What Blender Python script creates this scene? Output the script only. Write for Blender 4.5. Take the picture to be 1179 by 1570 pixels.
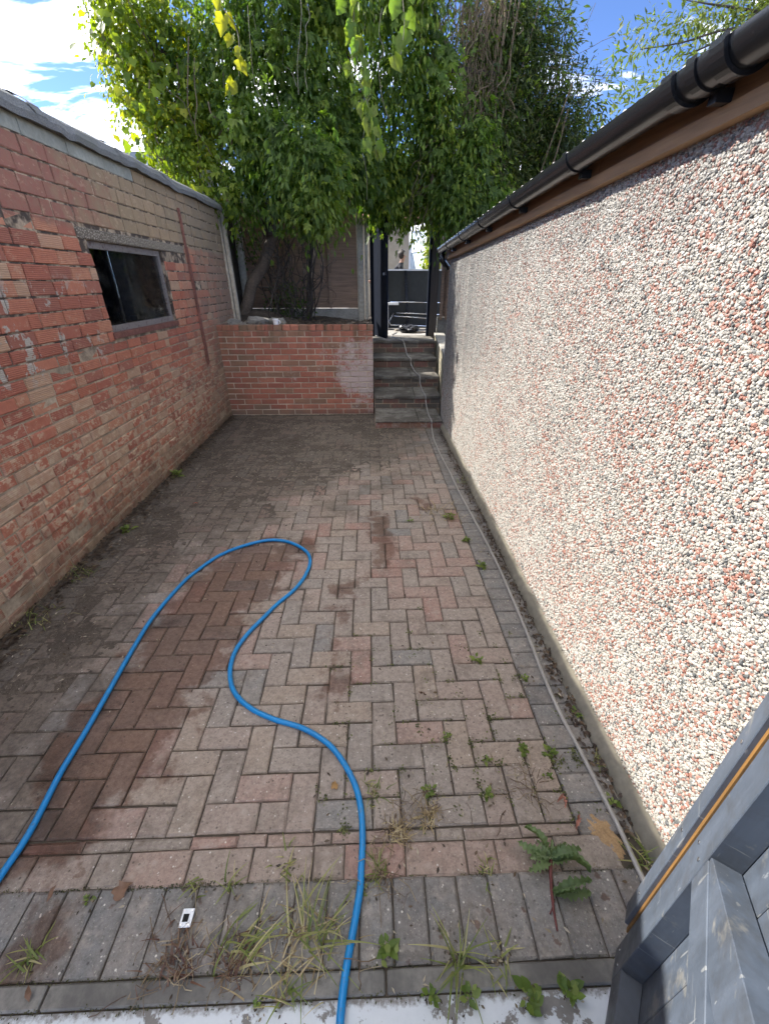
import bpy, bmesh, math, random
import numpy as np
from mathutils import Vector, Matrix

for o in list(bpy.data.objects):
    bpy.data.objects.remove(o, do_unlink=True)
SC = bpy.context.scene
COL = SC.collection
R = math.radians
rng = np.random.default_rng(7)
random.seed(7)

# ------------------------------------------------------------------ camera
CAM_H = 1.68
PITCH = 28.88
YAW = 1.842
cd = bpy.data.cameras.new('camera')
cam = bpy.data.objects.new('camera', cd)
COL.objects.link(cam)
cam.location = (0, 0, CAM_H)
cam.rotation_euler = (R(90 - PITCH), 0, R(-YAW))
cd.sensor_fit = 'HORIZONTAL'
cd.sensor_width = 36
cd.lens = 36 * 640 / 1179
cd.clip_start = 0.02
cd.clip_end = 500
SC.camera = cam

# ------------------------------------------------------------------ sky, sun, exposure
SUN = Vector((-1.0, 0.52, 0.872)).normalized()
world = bpy.data.worlds.new('World')
SC.world = world
world.use_nodes = True
wt = world.node_tree
wt.nodes.clear()
wo = wt.nodes.new('ShaderNodeOutputWorld')
wb = wt.nodes.new('ShaderNodeBackground')
wb.inputs['Strength'].default_value = 0.14
sky = wt.nodes.new('ShaderNodeTexSky')
sky.sky_type = 'NISHITA'
sky.sun_disc = False
sky.sun_elevation = math.asin(SUN.z)
sky.sun_rotation = math.atan2(SUN.x, SUN.y)
sky.altitude = 4000
sky.air_density = 0.28
sky.dust_density = 0.3
sky.ozone_density = 4.0
wc = wt.nodes.new('ShaderNodeTexCoord')
wsep = wt.nodes.new('ShaderNodeSeparateXYZ')
wt.links.new(wc.outputs['Generated'], wsep.inputs[0])
wadd = wt.nodes.new('ShaderNodeMath'); wadd.operation = 'MAXIMUM'; wadd.inputs[1].default_value = 0.0
wt.links.new(wsep.outputs['Z'], wadd.inputs[0])
wad2 = wt.nodes.new('ShaderNodeMath'); wad2.operation = 'ADD'; wad2.inputs[1].default_value = 0.25
wt.links.new(wadd.outputs[0], wad2.inputs[0])
wdiv = wt.nodes.new('ShaderNodeVectorMath'); wdiv.operation = 'DIVIDE'
wcomb = wt.nodes.new('ShaderNodeCombineXYZ')
for i in range(3):
    wt.links.new(wad2.outputs[0], wcomb.inputs[i])
wt.links.new(wc.outputs['Generated'], wdiv.inputs[0])
wt.links.new(wcomb.outputs[0], wdiv.inputs[1])
wn = wt.nodes.new('ShaderNodeTexNoise')
wn.inputs['Scale'].default_value = 2.1
wn.inputs['Detail'].default_value = 6
wn.inputs['Roughness'].default_value = 0.58
wn.inputs['Distortion'].default_value = 0.35
wmap = wt.nodes.new('ShaderNodeMapping')
wmap.inputs['Scale'].default_value = (0.8, 1.7, 1.0)
wmap.inputs['Rotation'].default_value = (0, 0, R(28))
wmap.inputs['Location'].default_value = (27.28, 37.16, 0)
wt.links.new(wdiv.outputs[0], wmap.inputs[0])
wt.links.new(wmap.outputs[0], wn.inputs['Vector'])
wr = wt.nodes.new('ShaderNodeMapRange')
wr.inputs['From Min'].default_value = 0.50
wr.inputs['From Max'].default_value = 0.74
wr.inputs['To Max'].default_value = 0.92
wt.links.new(wn.outputs['Fac'], wr.inputs['Value'])
wmix = wt.nodes.new('ShaderNodeMix'); wmix.data_type = 'RGBA'
wt.links.new(wr.outputs[0], wmix.inputs['Factor'])
wt.links.new(sky.outputs[0], wmix.inputs['A'])
wmix.inputs['B'].default_value = (12.0, 11.7, 11.1, 1)
wt.links.new(wmix.outputs['Result'], wb.inputs['Color'])
wt.links.new(wb.outputs[0], wo.inputs['Surface'])

sl = bpy.data.lights.new('sun', 'SUN')
sun = bpy.data.objects.new('sun', sl)
COL.objects.link(sun)
sl.energy = 2.0
sl.angle = R(0.53)
sl.color = (1.0, 0.95, 0.87)
sun.rotation_euler = SUN.to_track_quat('Z', 'Y').to_euler()
sun.location = (-8, 8, 9)

vs = SC.view_settings
vs.view_transform = 'Standard'
vs.look = 'None'
vs.gamma = 1.0
vs.use_curve_mapping = False
vs.exposure = 2.58
SC.cycles.use_denoising = True
SC.cycles.use_adaptive_sampling = True
SC.cycles.adaptive_threshold = 0.025
SC.cycles.max_bounces = 6
SC.cycles.diffuse_bounces = 5
SC.cycles.transmission_bounces = 4
SC.cycles.transparent_max_bounces = 8
SC.cycles.caustics_reflective = False
SC.cycles.caustics_refractive = False


# ------------------------------------------------------------------ node helper
class NT:
    def __init__(s, name):
        s.m = bpy.data.materials.new(name)
        s.m.use_nodes = True
        s.t = s.m.node_tree
        s.b = s.t.nodes['Principled BSDF']
        s.out = s.t.nodes['Material Output']

    def n(s, kind):
        return s.t.nodes.new(kind)

    def put(s, sock, v):
        if isinstance(v, bpy.types.NodeSocket):
            s.t.links.new(v, sock)
        elif isinstance(v, (tuple, list)):
            if len(sock.default_value) == 4 and len(v) == 3:
                v = (*v, 1)
            sock.default_value = v
        else:
            sock.default_value = v

    def set(s, **kw):
        for k, v in kw.items():
            s.put(s.b.inputs[k.replace('_', ' ')], v)
        return s

    def pos(s):
        return s.n('ShaderNodeNewGeometry').outputs['Position']

    def obj(s):
        return s.n('ShaderNodeTexCoord').outputs['Object']

    def rnd(s):
        return s.n('ShaderNodeObjectInfo').outputs['Random']

    def attr(s, name, kind='GEOMETRY', out='Fac'):
        a = s.n('ShaderNodeAttribute')
        a.attribute_name = name
        a.attribute_type = kind
        return a.outputs[out]

    def mapping(s, vec, scale=(1, 1, 1), loc=(0, 0, 0), rot=(0, 0, 0)):
        a = s.n('ShaderNodeMapping')
        s.put(a.inputs[0], vec)
        a.inputs['Scale'].default_value = scale
        a.inputs['Location'].default_value = loc
        a.inputs['Rotation'].default_value = rot
        return a.outputs[0]

    def noise(s, scale, detail=4, rough=0.55, vec=None, dist=0.0):
        a = s.n('ShaderNodeTexNoise')
        a.inputs['Scale'].default_value = scale
        a.inputs['Detail'].default_value = detail
        a.inputs['Roughness'].default_value = rough
        a.inputs['Distortion'].default_value = dist
        s.put(a.inputs['Vector'], vec if vec is not None else s.pos())
        return a.outputs['Fac']

    def voro(s, scale, vec=None, feature='F1', out='Distance', rand=1.0):
        a = s.n('ShaderNodeTexVoronoi')
        a.feature = feature
        a.inputs['Scale'].default_value = scale
        a.inputs['Randomness'].default_value = rand
        s.put(a.inputs['Vector'], vec if vec is not None else s.pos())
        return a.outputs[out]

    def map(s, v, a, b, c=0.0, d=1.0, smooth=False):
        q = s.n('ShaderNodeMapRange')
        q.interpolation_type = 'SMOOTHSTEP' if smooth else 'LINEAR'
        s.put(q.inputs['Value'], v)
        for k, x in (('From Min', a), ('From Max', b), ('To Min', c), ('To Max', d)):
            s.put(q.inputs[k], x)
        return q.outputs[0]

    def math(s, op, a, b=0.0, c=0.0):
        q = s.n('ShaderNodeMath')
        q.operation = op
        s.put(q.inputs[0], a)
        s.put(q.inputs[1], b)
        s.put(q.inputs[2], c)
        return q.outputs[0]

    def vmath(s, op, a, b=None, scale=None):
        q = s.n('ShaderNodeVectorMath')
        q.operation = op
        s.put(q.inputs[0], a)
        if b is not None:
            s.put(q.inputs[1], b)
        if scale is not None:
            s.put(q.inputs['Scale'], scale)
        return q.outputs['Value'] if op in ('DOT_PRODUCT', 'LENGTH', 'DISTANCE') else q.outputs['Vector']

    def sep(s, v):
        q = s.n('ShaderNodeSeparateXYZ')
        s.put(q.inputs[0], v)
        return q.outputs

    def mix(s, f, a, b, mode='MIX'):
        q = s.n('ShaderNodeMix')
        q.data_type = 'RGBA'
        q.blend_type = mode
        s.put(q.inputs['Factor'], f)
        s.put(q.inputs['A'], a)
        s.put(q.inputs['B'], b)
        return q.outputs['Result']

    def ramp(s, f, stops, interp='LINEAR'):
        q = s.n('ShaderNodeValToRGB')
        q.color_ramp.interpolation = interp
        e = q.color_ramp.elements
        while len(e) < len(stops):
            e.new(0.5)
        for i, (p, c) in enumerate(stops):
            e[i].position = p
            e[i].color = (*c, 1)
        s.put(q.inputs[0], f)
        return q.outputs[0]

    def bump(s, h, strength=0.4, dist=0.005, normal=None):
        q = s.n('ShaderNodeBump')
        q.inputs['Strength'].default_value = strength
        q.inputs['Distance'].default_value = dist
        s.put(q.inputs['Height'], h)
        if normal is not None:
            s.put(q.inputs['Normal'], normal)
        s.t.links.new(q.outputs[0], s.b.inputs['Normal'])
        return q.outputs[0]

    def segdist(s, p, a, b):
        a = Vector((a[0], a[1], 0)); b = Vector((b[0], b[1], 0)); ab = b - a
        pa = s.vmath('SUBTRACT', p, tuple(a))
        t = s.math('DIVIDE', s.vmath('DOT_PRODUCT', pa, tuple(ab)), ab.length_squared)
        t = s.map(t, 0, 1)
        return s.vmath('LENGTH', s.vmath('SUBTRACT', pa, s.vmath('SCALE', tuple(ab), scale=t)))


def simple(name, col, rough=0.7, var=0.25, scale=30, bump=0.2, bdist=0.002, metal=0.0, detail=5):
    w = NT(name)
    n = w.noise(scale, detail)
    n2 = w.noise(scale * 0.13, 3)
    f = w.math('ADD', w.map(n, 0.25, 0.75, -var, var), w.map(n2, 0.3, 0.7, -var * 0.7, var * 0.7))
    c = w.mix(w.map(f, -1, 0, 1, 0), col, tuple(x * 0.35 for x in col))
    c = w.mix(w.map(f, 0, 1, 0, 1), c, tuple(min(1, x * 1.7 + 0.02) for x in col))
    w.set(Base_Color=c, Roughness=rough, Metallic=metal)
    if bump:
        w.bump(n, bump, bdist)
    return w.m


# ------------------------------------------------------------------ mesh helpers
def tag(o, label=None, cat=None, group=None, kind=None):
    if label: o['label'] = label
    if cat: o['category'] = cat
    if group: o['group'] = group
    if kind: o['kind'] = kind
    return o


def empty(name, loc=(0, 0, 0)):
    o = bpy.data.objects.new(name, None)
    o.empty_display_size = 0.1
    o.location = loc
    COL.objects.link(o)
    return o


def link(name, me, mat=None, parent=None, keep=True):
    if mat is not None and not me.materials:
        me.materials.append(mat)
    o = bpy.data.objects.new(name, me)
    COL.objects.link(o)
    if parent is not None:
        o.parent = parent
        if keep:
            o.location = -Vector(WORLD_LOC.get(parent.name, (0, 0, 0)))
    return o


WORLD_LOC = {}


def thing(name, label, cat, loc=(0, 0, 0), group=None):
    o = empty(name, loc)
    WORLD_LOC[o.name] = tuple(loc)
    return tag(o, label, cat, group)


class MB:
    """collects faces in world coordinates; build() links ONE mesh object"""
    def __init__(s):
        s.v = []; s.f = []; s.r = []

    def add(s, verts, faces, r=0.5):
        k = len(s.v)
        s.v.extend(tuple(p) for p in verts)
        for f in faces:
            s.f.append(tuple(i + k for i in f))
            s.r.append(r)

    def box(s, x0, x1, y0, y1, z0, z1, r=0.5):
        v = [(x, y, z) for z in (z0, z1) for y in (y0, y1) for x in (x0, x1)]
        s.add(v, [(0, 2, 3, 1), (4, 5, 7, 6), (0, 1, 5, 4), (2, 6, 7, 3), (0, 4, 6, 2), (1, 3, 7, 5)], r)

    def obox(s, o, ax, ay, az, x0, x1, y0, y1, z0, z1, r=0.5):
        o, ax, ay, az = map(Vector, (o, ax, ay, az))
        v = [o + ax * x + ay * y + az * z for z in (z0, z1) for y in (y0, y1) for x in (x0, x1)]
        s.add(v, [(0, 2, 3, 1), (4, 5, 7, 6), (0, 1, 5, 4), (2, 6, 7, 3), (0, 4, 6, 2), (1, 3, 7, 5)], r)

    def tube(s, pts, rad, seg=8, r=0.5, cap=True):
        pts = [Vector(p) for p in pts]
        n = len(pts)
        if not hasattr(rad, '__len__'):
            rad = [rad] * n
        k = len(s.v)
        up = Vector((0.13, 0.07, 1)).normalized()
        u = None
        for i, p in enumerate(pts):
            t = (pts[min(i + 1, n - 1)] - pts[max(i - 1, 0)])
            if t.length < 1e-9:
                t = Vector((0, 0, 1))
            t.normalize()
            if u is None:
                u = t.cross(up)
                if u.length < 0.1:
                    u = t.cross(Vector((1, 0, 0)))
            u = (u - t * u.dot(t)).normalized()
            w = t.cross(u)
            for j in range(seg):
                a = 2 * math.pi * j / seg
                s.v.append(tuple(p + (u * math.cos(a) + w * math.sin(a)) * rad[i]))
        for i in range(n - 1):
            for j in range(seg):
                a = k + i * seg + j; b = k + i * seg + (j + 1) % seg
                s.f.append((a, b, b + seg, a + seg)); s.r.append(r)
        if cap:
            s.f.append(tuple(k + j for j in reversed(range(seg)))); s.r.append(r)
            s.f.append(tuple(k + (n - 1) * seg + j for j in range(seg))); s.r.append(r)

    def prism(s, poly, ext, r=0.5):
        """closed polygon (3d points) extruded by vector ext"""
        n = len(poly)
        ext = Vector(ext)
        v = [Vector(p) for p in poly] + [Vector(p) + ext for p in poly]
        f = [tuple(range(n)), tuple(reversed(range(n, 2 * n)))]
        f += [(i, i + n, (i + 1) % n + n, (i + 1) % n) for i in range(n)]
        s.add(v, f, r)

    def mesh(s, name, smooth=False):
        me = bpy.data.meshes.new(name)
        me.from_pydata(s.v, [], s.f)
        a = me.attributes.new('rnd', 'FLOAT', 'FACE')
        a.data.foreach_set('value', s.r)
        if smooth:
            me.polygons.foreach_set('use_smooth', [True] * len(me.polygons))
        me.update()
        return me

    def build(s, name, mat, parent=None, smooth=False, bevel=0.0, fix=True):
        me = s.mesh(name, smooth)
        if fix or bevel:
            bm = bmesh.new(); bm.from_mesh(me)
            bmesh.ops.recalc_face_normals(bm, faces=bm.faces)
            if bevel:
                es = [e for e in bm.edges if len(e.link_faces) == 2 and e.calc_face_angle(0) > 0.5]
                bmesh.ops.bevel(bm, geom=es, offset=bevel, segments=1, affect='EDGES', profile=0.5, clamp_overlap=True)
            bm.to_mesh(me); bm.free()
            if smooth:
                me.polygons.foreach_set('use_smooth', [True] * len(me.polygons))
        return link(name, me, mat, parent)


def spline(pts, n=8):
    """Catmull-Rom through points"""
    P = [Vector(p) for p in pts]
    P = [P[0] * 2 - P[1]] + P + [P[-1] * 2 - P[-2]]
    out = []
    for i in range(1, len(P) - 2):
        for k in range(n):
            t = k / n
            a, b, c, d = P[i - 1], P[i], P[i + 1], P[i + 2]
            out.append(0.5 * ((2 * b) + (c - a) * t + (2 * a - 5 * b + 4 * c - d) * t * t + (3 * b - a - 3 * c + d) * t ** 3))
    out.append(P[-2])
    return out


# --- chamfered block: long axis u, second axis v, outward face axis w (front at w=0, back at w=-depth)
BLOCK_F = [(0, 1, 2, 3), (4, 5, 1, 0), (5, 6, 2, 1), (6, 7, 3, 2), (7, 4, 0, 3),
           (8, 9, 5, 4), (9, 10, 6, 5), (10, 11, 7, 6), (11, 8, 4, 7)]


def block_verts(lu, lv, depth, ch, jit=0.0, tilt=0.0):
    a, b = lu / 2, lv / 2
    J = lambda: random.uniform(-jit, jit)
    t = [random.uniform(-tilt, tilt) for _ in range(4)]
    q = [(-1, -1), (1, -1), (1, 1), (-1, 1)]
    v = [(sx * (a - ch) + J(), sy * (b - ch) + J(), t[i]) for i, (sx, sy) in enumerate(q)]
    o = [(sx * a + J(), sy * b + J()) for sx, sy in q]
    v += [(x, y, -ch * 0.9) for x, y in o]
    v += [(x, y, -depth) for x, y in o]
    return v


def block_mesh(name, lu, lv, depth, ch, jit, tilt, mat):
    me = bpy.data.meshes.new(name)
    me.from_pydata(block_verts(lu, lv, depth, ch, jit, tilt), [], BLOCK_F)
    me.materials.append(mat)
    me.update()
    return me


def block_to(mb, c, U, V, W, lu, lv, depth, ch, jit, tilt, r):
    c, U, V, W = Vector(c), Vector(U), Vector(V), Vector(W)
    mb.add([c + U * x + V * y + W * z for x, y, z in block_verts(lu, lv, depth, ch, jit, tilt)], BLOCK_F, r)


def basis(U, V, W):
    return Matrix((U, V, W)).transposed().to_4x4()


class Blocks:
    """a field of blocks: the ones that show largest become objects of their own, the rest one 'stuff' part"""
    def __init__(s, name, U, V, W, depth, ch, jit, tilt, parent):
        s.name, s.U, s.V, s.W = name, Vector(U), Vector(V), Vector(W)
        s.depth, s.ch, s.jit, s.tilt, s.parent = depth, ch, jit, tilt, parent
        s.items = []

    def add(s, c, lu, lv, kind=0, rot=0.0):
        s.items.append((Vector(c), lu, lv, kind, rot))

    def size(s, it):
        c = it[0]
        d = c - Vector((0, 0, CAM_H))
        q = cam.rotation_euler.to_matrix().transposed() @ d
        if q.z > -0.05:
            return 0
        x, y = -q.x / q.z * 640 / 1179, -q.y / q.z * 640 / 1179
        if abs(x) > 0.53 or abs(y) > 0.70:
            return 0
        return it[1] * it[2] * abs(d.normalized().dot(s.W)) / d.length_squared

    def build(s, mats, mats_attr, limit=300, rest_name=None):
        order = sorted(range(len(s.items)), key=lambda i: -s.size(s.items[i]))
        single = set(i for i in order[:limit] if s.size(s.items[i]) > 0)
        cache = {}
        rest = {}
        pl = Vector(WORLD_LOC.get(s.parent.name, (0, 0, 0)))
        for i, (c, lu, lv, kind, rot) in enumerate(s.items):
            U, V = s.U, s.V
            if rot:
                U = s.U * math.cos(rot) + s.V * math.sin(rot)
                V = s.V * math.cos(rot) - s.U * math.sin(rot)
            if i in single:
                key = (round(lu, 2), round(lv, 2), kind, random.randrange(5))
                if key not in cache:
                    cache[key] = block_mesh(s.name, key[0], key[1], s.depth, s.ch, s.jit, s.tilt, mats[kind])
                o = bpy.data.objects.new(s.name, cache[key])
                M = basis(U, V, s.W)
                M = M @ Matrix.Diagonal((lu / key[0], lv / key[1], 1, 1))
                M.translation = c - pl
                o.parent = s.parent
                o.matrix_local = M
                COL.objects.link(o)
            else:
                rest.setdefault(kind, MB())
                block_to(rest[kind], c, U, V, s.W, lu, lv, s.depth, s.ch, s.jit, s.tilt, random.random())
        for k, mb in rest.items():
            o = mb.build(rest_name or s.name + '_field', mats_attr[k], s.parent, fix=False)
            tag(o, kind='stuff')


# --- leaves
def tmpl_ovate(w=0.22):
    v = [(0, 0, 0), (-w, .38, .05), (w, .38, .05), (0, .42, -.02), (0, 1, -.1), (-w * .75, .68, .03), (w * .75, .68, .03)]
    f = [(0, 2, 3), (0, 3, 1), (3, 2, 6), (3, 6, 4), (3, 4, 5), (3, 5, 1)]
    return np.array(v), f


def tmpl_lance(w=0.09):
    v = [(0, 0, 0), (-w, .35, .02), (w, .35, .02), (0, 1, -.12)]
    return np.array(v), [(0, 2, 1), (1, 2, 3)]


def tmpl_lobed():
    h = [(.20, -.09), (.40, -.05), (.50, .13), (.45, .27), (.57, .47), (.44, .55), (.33, .64), (.20, .76)]
    pts = [(0, 0)] + h + [(0, 1.0)] + [(-x_ * .96, y_ + .02) for x_, y_ in reversed(h)]
    v = [(0, .35, -.03)] + [(x, y, .06 * abs(x) * 2 - .10 * max(0, y - .5)) for x, y in pts]
    n = len(pts)
    return np.array(v), [(0, 1 + i, 1 + (i + 1) % n) for i in range(n)]


def tmpl_palm():
    """five leaflets like a creeper"""
    V, F = [], []
    for k, (a, l) in enumerate(((-70, .6), (-35, .85), (0, 1.0), (35, .85), (70, .6))):
        a = R(a)
        bv, bf = tmpl_ovate(.17)
        off = len(V)
        for x, y, z in bv:
            x, y, z = x * l, y * l, z * l
            V.append((x * math.cos(a) + y * math.sin(a), y * math.cos(a) - x * math.sin(a), z - .05 * k % .1))
        F += [tuple(i + off for i in f) for f in bf]
    return np.array(V), F


def unit(a):
    return a / np.maximum(np.linalg.norm(a, axis=-1, keepdims=True), 1e-9)


def leaf_mesh(name, P, D, U, S, tmpl, rnd=None):
    tv, tf = tmpl
    P, D, U, S = (np.asarray(a, float) for a in (P, D, U, S))
    D = unit(D)
    X = unit(np.cross(D, U))
    U = np.cross(X, D)
    n, k = len(P), len(tv)
    V = P[:, None, :] + S[:, None, None] * (tv[None, :, 0:1] * X[:, None, :] + tv[None, :, 1:2] * D[:, None, :] + tv[None, :, 2:3] * U[:, None, :])
    V = V.reshape(-1, 3)
    tf = np.array(tf)
    F = (np.arange(n)[:, None, None] * k + tf[None]).reshape(-1, tf.shape[1])
    me = bpy.data.meshes.new(name)
    me.vertices.add(len(V)); me.vertices.foreach_set('co', V.ravel())
    nf, c = F.shape
    me.loops.add(nf * c); me.loops.foreach_set('vertex_index', F.ravel().astype(np.int32))
    me.polygons.add(nf); me.polygons.foreach_set('loop_start', np.arange(0, nf * c, c, dtype=np.int32))
    me.update(calc_edges=True)
    if rnd is None:
        rnd = rng.random(n)
    a = me.attributes.new('rnd', 'FLOAT', 'FACE')
    a.data.foreach_set('value', np.repeat(rnd, len(tf)).astype(np.float32))
    me.validate()
    return me


def blob_leaves(blobs, size, per_clump=40, clump_r=0.2, droop=0.7, out=0.6):
    """leaf positions in clumps spread through ellipsoids (cx,cy,cz,rx,ry,rz,number of clumps)"""
    Ps, Ds, Us, Ss, Rs = [], [], [], [], []
    for cx, cy, cz, rx, ry, rz, k in blobs:
        d = unit(rng.normal(size=(k, 3)))
        rad = rng.random((k, 1)) ** 0.45
        C = np.array([cx, cy, cz]) + d * rad * np.array([rx, ry, rz]) * rng.uniform(0.8, 1.12, (k, 1))
        for i in range(k):
            m = int(per_clump * rng.uniform(0.4, 1.5))
            g = rng.normal(size=(m, 3)) * clump_r * np.array([1, 1, 1.25]) * rng.uniform(.6, 1.2)
            P = C[i] + g
            D = unit(g) * 0.5 + d[i] * out * 0.4 + rng.normal(size=(m, 3)) * 0.35 + np.array([0, 0, -droop])
            U = unit(rng.normal(size=(m, 3)) * 0.55 + np.array([0, -.25, 0.8]) + d[i] * 0.4)
            Ps.append(P); Ds.append(D); Us.append(U)
            Ss.append(size * rng.uniform(.6, 1.25, m))
            Rs.append(np.clip(rng.random() ** 1.5 * 0.85 + rng.random(m) * 0.25, 0, 1))
    return map(np.concatenate, (Ps, Ds, Us, Ss, Rs))


# ------------------------------------------------------------------ materials
def leaf_mat(name, stops, trans=0.35, rough=0.5, tcol=None):
    w = NT(name)
    c = w.ramp(w.attr('rnd'), stops)
    n = w.noise(3.0, 2)
    c = w.mix(w.map(n, .35, .7, 0, .35), c, tuple(x * .5 for x in stops[0][1]))
    w.set(Base_Color=c, Roughness=rough)
    w.b.inputs['Specular IOR Level'].default_value = 0.35
    tr = w.n('ShaderNodeBsdfTranslucent')
    w.put(tr.inputs['Color'], w.mix(1.0, c, tcol or (1.6, 1.9, 0.7), 'MULTIPLY'))
    ms = w.n('ShaderNodeMixShader')
    ms.inputs[0].default_value = trans
    w.t.links.new(w.b.outputs[0], ms.inputs[1])
    w.t.links.new(tr.outputs[0], ms.inputs[2])
    w.t.links.new(ms.outputs[0], w.out.inputs['Surface'])
    return w.m


def paver_mat(name, stops, src):
    w = NT(name)
    r = w.rnd() if src == 'obj' else w.attr('rnd')
    p = w.pos()
    base = w.ramp(r, stops, 'CONSTANT')
    n1 = w.noise(9, 3, .6)
    n2 = w.noise(150, 2, .7)
    nm = w.noise(48, 4, .75)
    n3 = w.noise(2.2, 3, .6)
    c = w.mix(w.map(n1, .3, .7, .0, .5), base, (.325, .272, .226))
    c = w.mix(w.map(nm, .42, .62, 0, .55), c, w.mix(1.0, c, (.52, .50, .48), 'MULTIPLY'))
    c = w.mix(w.map(n2, .36, .30, 0, .6), c, (.05, .042, .034))
    c = w.mix(w.map(n2, .60, .72, 0, .5), c, (.50, .45, .38))
    # pale and dark grit in the face of the block
    sp = w.voro(55, out='Distance')
    spm = w.math('MULTIPLY', w.map(sp, .12, .20, 1, 0), w.map(w.noise(37, 2), .53, .58))
    c = w.mix(w.math('MULTIPLY', spm, .85), c, (.66, .62, .55))
    dk = w.voro(42, vec=w.mapping(p, loc=(3, 1, 5)))
    dkm = w.math('MULTIPLY', w.map(dk, .12, .19, 1, 0), w.map(w.noise(29, 2, .5, w.mapping(p, loc=(5, 2, 1))), .5, .56))
    c = w.mix(w.math('MULTIPLY', dkm, .7), c, (.04, .033, .027))
    # old grime blotches
    bl = w.map(w.noise(5.5, 5, .75, w.mapping(p, loc=(2, 4, 0))), .52, .66, 0, .5)
    c = w.mix(bl, c, (.13, .105, .082))
    du = w.map(w.noise(13, 4, .7, w.mapping(p, loc=(8, 1, 0))), .55, .68, 0, .4)
    c = w.mix(du, c, (.44, .385, .32))
    # mud: film over the far and left part of the yard
    xyz = w.sep(p)
    wob = w.math('ADD', w.map(n3, .3, .7, -.32, .32), w.map(w.noise(11, 3, .65), .3, .7, -.16, .16))
    f = w.math('SUBTRACT', xyz[1], w.math('MULTIPLY_ADD', xyz[0], 1.02, 3.75))
    m1 = w.map(w.math('ADD', f, w.math('MULTIPLY', wob, 2.4)), -.9, .9, smooth=True)
    m2 = w.map(w.math('ADD', w.math('SUBTRACT', -1.24, xyz[0]), wob), -.16, .26, smooth=True)
    mud = w.math('MAXIMUM', m1, m2)
    mud = w.math('MULTIPLY', mud, w.map(w.noise(23, 3, .7), .28, .62, .7, 1.0))
    fade = w.map(xyz[0], .45, .75, 1, .45)
    mud = w.math('MULTIPLY', mud, fade)
    mudc = w.mix(w.map(w.noise(55, 5, .7), .35, .7), (.062, .048, .036), (.155, .125, .096))
    c = w.mix(w.math('MULTIPLY', mud, .90), c, mudc)
    # water: wet patches with wandering edges
    d = None
    for a, b, wd in (((-1.14, .68), (-1.12, 1.0), .10), ((-1.08, 1.0), (-1.0, 1.7), .24), ((-1.0, 1.7), (-.82, 2.35), .26),
                     ((-.75, 2.45), (-.5, 2.55), .07),
                     ((.02, 3.05), (.07, 2.35), .035), ((.07, 2.35), (-.19, 2.05), .0), ((-.19, 2.05), (-.2, 1.3), .015),
                     ((.35, 3.3), (.5, 3.1), .03), ((-1.0, .5), (-.98, .42), .04)):
        q = w.math('SUBTRACT', w.segdist(p, a, b), wd)
        d = q if d is None else w.math('MINIMUM', d, q)
    wn_ = w.math('ADD', w.map(w.noise(5, 4, .6, w.mapping(p, loc=(7, 3, 0))), .3, .7, -.14, .14), w.map(w.noise(22, 3, .6), .3, .7, -.05, .05))
    wet = w.map(w.math('ADD', d, wn_), -.05, .06, 1, 0, smooth=True)
    wet = w.math('MULTIPLY', wet, w.map(nm, .3, .6, .8, 1.0))
    drip = w.map(w.noise(19, 3, .5, w.mapping(p, loc=(1, 9, 0))), .655, .69)
    drip = w.math('MULTIPLY', drip, w.map(xyz[1], .75, .6))
    wet = w.math('MAXIMUM', wet, drip)
    sat = w.mix(1.0, c, (.50, .36, .30), 'MULTIPLY')
    c = w.mix(wet, c, sat)
    rough = w.map(wet, 0, 1, .86, .34)
    w.set(Base_Color=c, Roughness=rough)
    h = w.math('ADD', w.math('MULTIPLY', n2, .5), w.math('MULTIPLY', w.noise(420, 2), .35))
    h = w.math('ADD', h, w.math('MULTIPLY', w.math('MULTIPLY', mud, w.noise(60, 3, .7)), 1.6))
    w.bump(h, .8, .004)
    return w.m


PAVE = [(0, (.335, .262, .217)), (.18, (.325, .272, .228)), (.36, (.31, .257, .216)), (.50, (.355, .242, .198)),
        (.62, (.29, .252, .218)), (.74, (.34, .27, .212)), (.90, (.235, .223, .207)), (.96, (.335, .20, .16))]
GREYS = [(0, (.175, .174, .168)), (.3, (.195, .193, .185)), (.6, (.15, .149, .145)), (.8, (.215, .21, .198))]
REDS = [(0, (.32, .25, .205)), (.3, (.335, .237, .19)), (.55, (.285, .24, .20)), (.85, (.35, .20, .158))]
pav_o, pav_a = paver_mat('paver_clay', PAVE, 'obj'), paver_mat('paver_clay_field', PAVE, 'attr')
gre_o, gre_a = paver_mat('paver_charcoal', GREYS, 'obj'), paver_mat('paver_charcoal_field', GREYS, 'attr')
red_o, red_a = paver_mat('paver_brindle', REDS, 'obj'), paver_mat('paver_brindle_field', REDS, 'attr')
joint_dirt = simple('joint_dirt', (.075, .06, .045), .95, .4, 60, .6, .004)
soil = simple('soil', (.045, .034, .025), .95, .4, 25, .8, .02)
concrete = simple('concrete', (.30, .285, .25), .9, .3, 35, .35, .003)
dark_concrete = simple('weathered_concrete', (.19, .18, .155), .9, .4, 28, .4, .003)
black_plastic = simple('black_plastic', (.012, .012, .014), .22, .15, 200, .05, .0005)
chrome = simple('metal_tube', (.6, .6, .6), .25, .1, 60, 0, metal=1.0)
white_paint = simple('white_paint', (.75, .77, .79), .55, .12, 20, .1)
w = NT('navy_paint')
w.set(Base_Color=w.mix(w.noise(20, 4), (.004, .006, .011), (.012, .015, .024)), Roughness=.9)
w.b.inputs['Specular IOR Level'].default_value = .05
navy_paint = w.m
dark_timber = simple('dark_timber', (.045, .035, .028), .8, .3, 30, .3)


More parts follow.
